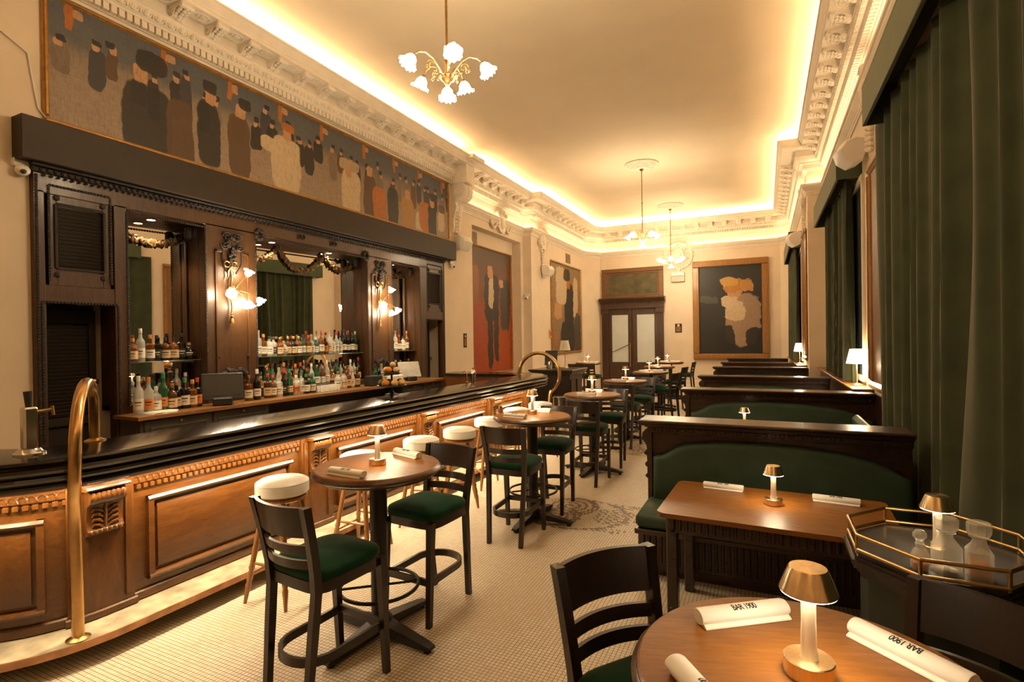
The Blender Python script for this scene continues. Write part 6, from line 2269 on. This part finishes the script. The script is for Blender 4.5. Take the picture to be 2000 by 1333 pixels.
def bottle_meshes(kind, g, l, c):
    key = (kind, g, l, c)
    if key in _bc:
        return _bc[key]
    pr = BT_[kind]
    hz = pr[-1][1]
    b1 = MB().lathe(pr, 16).mesh('bottle_glass', 40)
    b1.materials.append(BM[g])
    r = pr[-1][0] + 0.0018
    c1 = MB().lathe([(r, hz - 0.008), (r, hz + CAPH[kind] - 0.012), (r * 0.9, hz + CAPH[kind] - 0.008), (0, hz + CAPH[kind] - 0.008)], 12).mesh('cap', 40)
    c1.materials.append(CM[c])
    z0, z1 = LABZ[kind]

    def rad(z):
        for (ra, za), (rb, zb) in zip(pr, pr[1:]):
            if za <= z <= zb:
                return ra + (rb - ra) * (z - za) / (zb - za)
        return pr[-1][0]
    zs = [z0 + (z1 - z0) * k / 3 for k in range(4)]
    lm = MB()
    lm.lathe([(rad(z) + 0.0008, z) for z in zs] + [(rad(z) + 0.0002, z) for z in zs[::-1]], 10, a0=radians(-110), a1=radians(50))
    l1 = lm.mesh('paper_label', 40)
    l1.materials.append(LM[l])
    im = MB()
    zm = z0 + (z1 - z0) * 0.62
    for (za, zb, w0, w1) in ((zm, zm + 0.009, -70, 5), (zm - 0.022, zm - 0.017, -60, -5)):
        im.lathe([(rad(za) + 0.0012, za), (rad(zb) + 0.0012, zb), (rad(zb) + 0.0004, zb), (rad(za) + 0.0004, za)], 6, a0=radians(w0), a1=radians(w1))
    i1 = im.mesh('printed_lines', 0)
    i1.materials.append(INK if l != 'black' else LM['white'])
    _bc[key] = (b1, c1, l1, i1)
    return _bc[key]


GW = {'clear': 'clear', 'amber': 'amber', 'dark': 'dark', 'green': 'green', 'brown': 'brown', 'frost': 'frosted', 'teal': 'teal'}
ORD = ['first', 'second', 'third', 'fourth', 'fifth', 'sixth', 'seventh', 'eighth', 'ninth', 'tenth', 'eleventh', 'twelfth', 'thirteenth', 'fourteenth', 'fifteenth', 'sixteenth', 'seventeenth', 'eighteenth', 'nineteenth', 'twentieth', 'twenty-first', 'twenty-second', 'twenty-third', 'twenty-fourth', 'twenty-fifth', 'twenty-sixth', 'twenty-seventh', 'twenty-eighth', 'twenty-ninth', 'thirtieth']


def bottle(x, y, z, spec, where, i, s_=1.0):
    kind, g, l, c = spec
    lab = '%s bottle with %s cap, %s from left %s' % (GW[g], c, ORD[i], where)
    t = thing('bottle', lab, 'bottle', (x, y, z), random.uniform(-0.25, 0.25), 'bottles ' + where)
    t.scale = (s_, s_, s_)
    for me, nm in zip(bottle_meshes(kind, g, l, c), ('bottle_glass', 'cap', 'paper_label', 'printed_lines')):
        link(nm, me, t)
    return t


def row(specs, y0, y1, x, z, where, jx=0.015, s_=1.0):
    n = len(specs)
    for i, sp in enumerate(specs):
        y = y0 + (y1 - y0) * (i + 0.5) / n + random.uniform(-0.006, 0.006)
        xx = mirror_x(y) + 0.055 if x is None else x
        bottle(xx + random.uniform(-jx, jx), y, z, sp, where, i, s_ * random.uniform(1.05, 1.18))


T, S, W_, R_, H, N = 'tall', 'squat', 'wine', 'round', 'shoulder', 'cone'
row([(T, 'clear', 'white', 'white'), (S, 'amber', 'cream', 'orange'), (T, 'clear', 'white', 'white'), (H, 'amber', 'white', 'orange'), (H, 'dark', 'black', 'black'), (S, 'brown', 'cream', 'black'), (S, 'amber', 'cream', 'black'), (H, 'dark', 'black', 'black'), (R_, 'dark', 'black', 'cork')],
    3.25, 4.04, -6.16, 1.612, 'on the near glass shelf')
pool = [(H, 'amber', 'white', 'cork'), (S, 'clear', 'white', 'black'), (T, 'clear', 'white', 'white'), (S, 'amber', 'cream', 'gold'), (H, 'dark', 'white', 'black'), (N, 'clear', 'cream', 'cork'), (S, 'brown', 'cream', 'gold'), (T, 'clear', 'white', 'red'), (H, 'green', 'white', 'gold'), (S, 'teal', 'white', 'black'), (T, 'amber', 'white', 'orange'), (W_, 'dark', 'white', 'red'), (W_, 'green', 'white', 'black'), (R_, 'amber', 'cream', 'cork'), (T, 'clear', 'cream', 'black')]
rb = random.Random(17)
mid = [(H, 'dark', 'cream', 'cork'), (T, 'clear', 'white', 'cork'), (H, 'amber', 'white', 'cork'), (S, 'clear', 'white', 'black'), (S, 'clear', 'black', 'black'), (S, 'amber', 'cream', 'gold'), (R_, 'clear', 'cream', 'cork'), (S, 'brown', 'cream', 'gold'), (S, 'dark', 'cream', 'gold'), (S, 'amber', 'white', 'gold'), (H, 'teal', 'white', 'black'), (H, 'amber', 'cream', 'red'), (H, 'clear', 'white', 'cork'), (S, 'teal', 'white', 'white'), (T, 'amber', 'white', 'red'), (H, 'brown', 'orange', 'cork'), (T, 'clear', 'cream', 'cork'), (S, 'clear', 'white', 'gold'), (T, 'clear', 'white', 'red'), (H, 'clear', 'cream', 'black'), (W_, 'dark', 'white', 'black'), (W_, 'dark', 'white', 'red'), (W_, 'dark', 'white', 'black'), (W_, 'green', 'white', 'white')]
row(mid, 4.80, 6.85, -6.14, 1.612, 'on the middle glass shelf')
row([(T, 'clear', 'white', 'cork'), (H, 'amber', 'cream', 'gold'), (T, 'clear', 'white', 'gold'), (H, 'amber', 'white', 'red'), (S, 'clear', 'white', 'black'), (T, 'amber', 'white', 'orange')], 7.58, 8.24, -6.14, 1.612, 'on the far glass shelf')
# on the counter, back rows inside the niches and front rows on the worktop
row([(T, 'amber', 'cream', 'orange'), (S, 'clear', 'white', 'white'), (S, 'brown', 'cream', 'gold'), (H, 'teal', 'white', 'black'), (S, 'clear', 'white', 'black'), (H, 'amber', 'cream', 'black'), (T, 'clear', 'white', 'white'), (H, 'amber', 'white', 'white')], 3.26, 4.02, -6.21, 1.15, 'in the back row under the near shelf')
row([(T, 'frost', 'white', 'white'), (T, 'clear', 'orange', 'orange'), (S, 'clear', 'white', 'white'), (W_, 'green', 'orange', 'green'), (S, 'brown', 'cream', 'gold'), (H, 'dark', 'cream', 'gold'), (H, 'dark', 'white', 'green'), (H, 'amber', 'cream', 'cork'), (H, 'dark', 'orange', 'red')], 3.20, 3.90, -5.80, 1.085, 'in the front row under the near mirror', 0.02, 1.08)
row([(H, 'amber', 'white', 'gold'), (W_, 'dark', 'white', 'white')], 4.42, 4.64, -5.74, 1.085, 'right of the till monitor')
row([pool[rb.randrange(len(pool))] for _ in range(22)], 4.82, 6.82, None, 1.15, 'in the back row of the middle mirror')
row([pool[rb.randrange(len(pool))] for _ in range(20)], 4.82, 6.80, -6.04, 1.15, 'in the second row of the middle mirror', 0.01)
front = [(H, 'brown', 'cream', 'red'), (H, 'amber', 'white', 'red'), (H, 'clear', 'white', 'cork'), (W_, 'dark', 'black', 'red'), (W_, 'green', 'cream', 'green'), (S, 'clear', 'orange', 'white'), (H, 'clear', 'white', 'green'), (S, 'dark', 'white', 'green'), (S, 'green', 'white', 'green')]
row(front, 4.72, 5.52, -5.76, 1.085, 'in the front row below the middle mirror')
row([(S, 'clear', 'white', 'gold'), (S, 'clear', 'cream', 'black'), (H, 'amber', 'cream', 'gold'), (S, 'clear', 'white', 'cork'), (H, 'brown', 'cream', 'gold')], 5.95, 6.45, -5.76, 1.085, 'beside the clear tumblers on the worktop')
row([(W_, 'green', 'white', 'black'), (W_, 'dark', 'white', 'black'), (T, 'clear', 'cream', 'cork'), (W_, 'green', 'white', 'black')], 6.75, 7.05, -5.72, 1.085, 'right of the small black box')
row([(H, 'dark', 'cream', 'gold'), (T, 'clear', 'white', 'black'), (H, 'amber', 'cream', 'white'), (H, 'amber', 'cream', 'gold'), (R_, 'dark', 'cream', 'gold'), (H, 'dark', 'cream', 'gold')], 7.56, 8.30, -6.14, 1.15, 'under the far glass shelf')
# tumblers on the worktop and inverted glasses on the under shelf
gm = MB().lathe([(0.030, 0.0), (0.034, 0.09), (0.032, 0.09), (0.028, 0.006), (0.0, 0.006)], 14).mesh('tumbler', 40)
gm.materials.append(GLASS)
for k in range(10):
    o = link('tumbler', gm, None, (-5.70 + 0.075 * (k % 2), 5.56 + 0.072 * (k // 2), 1.085))
    tag(o, 'clear glass tumbler in the cluster on the back worktop', 'glass', 'tumblers on the back worktop')
for k in range(22):
    o = link('tumbler', gm, None, (-5.62 - 0.09 * (k % 2), 4.75 + 0.22 * (k // 2) + 0.04 * (k % 2), 0.69))
    tag(o, 'clear glass stored on the shelf under the back worktop', 'glass', 'glasses under the back worktop')

# brass faucet and shaker at the far inner edge of the bar
t = thing('bar_faucet', 'small brass faucet at the far inner edge of the bar', 'faucet', (-3.86, 6.55, 1.18))
MB().lathe([(0.03, 0), (0.03, 0.01), (0.012, 0.02), (0.012, 0.12)], 12).build('riser', BRASS, t)
MB().tube([(0, 0, 0.12), (-0.01, 0, 0.15), (-0.04, 0, 0.165), (-0.075, 0, 0.15), (-0.08, 0, 0.12)], 0.009, 8).build('spout', BRASS, t, 60)
t = thing('cocktail_shaker', 'steel cocktail shaker beside the faucet on the bar', 'shaker', (-3.87, 6.75, 1.18))
MB().lathe([(0.0, 0.0), (0.03, 0.0), (0.042, 0.12), (0.0, 0.12)], 18).build('cup', STEEL, t)
MB().lathe([(0.0, 0.12), (0.04, 0.12), (0.03, 0.16), (0.015, 0.175), (0.015, 0.20), (0.0, 0.205)], 18).build('top', STEEL, t)
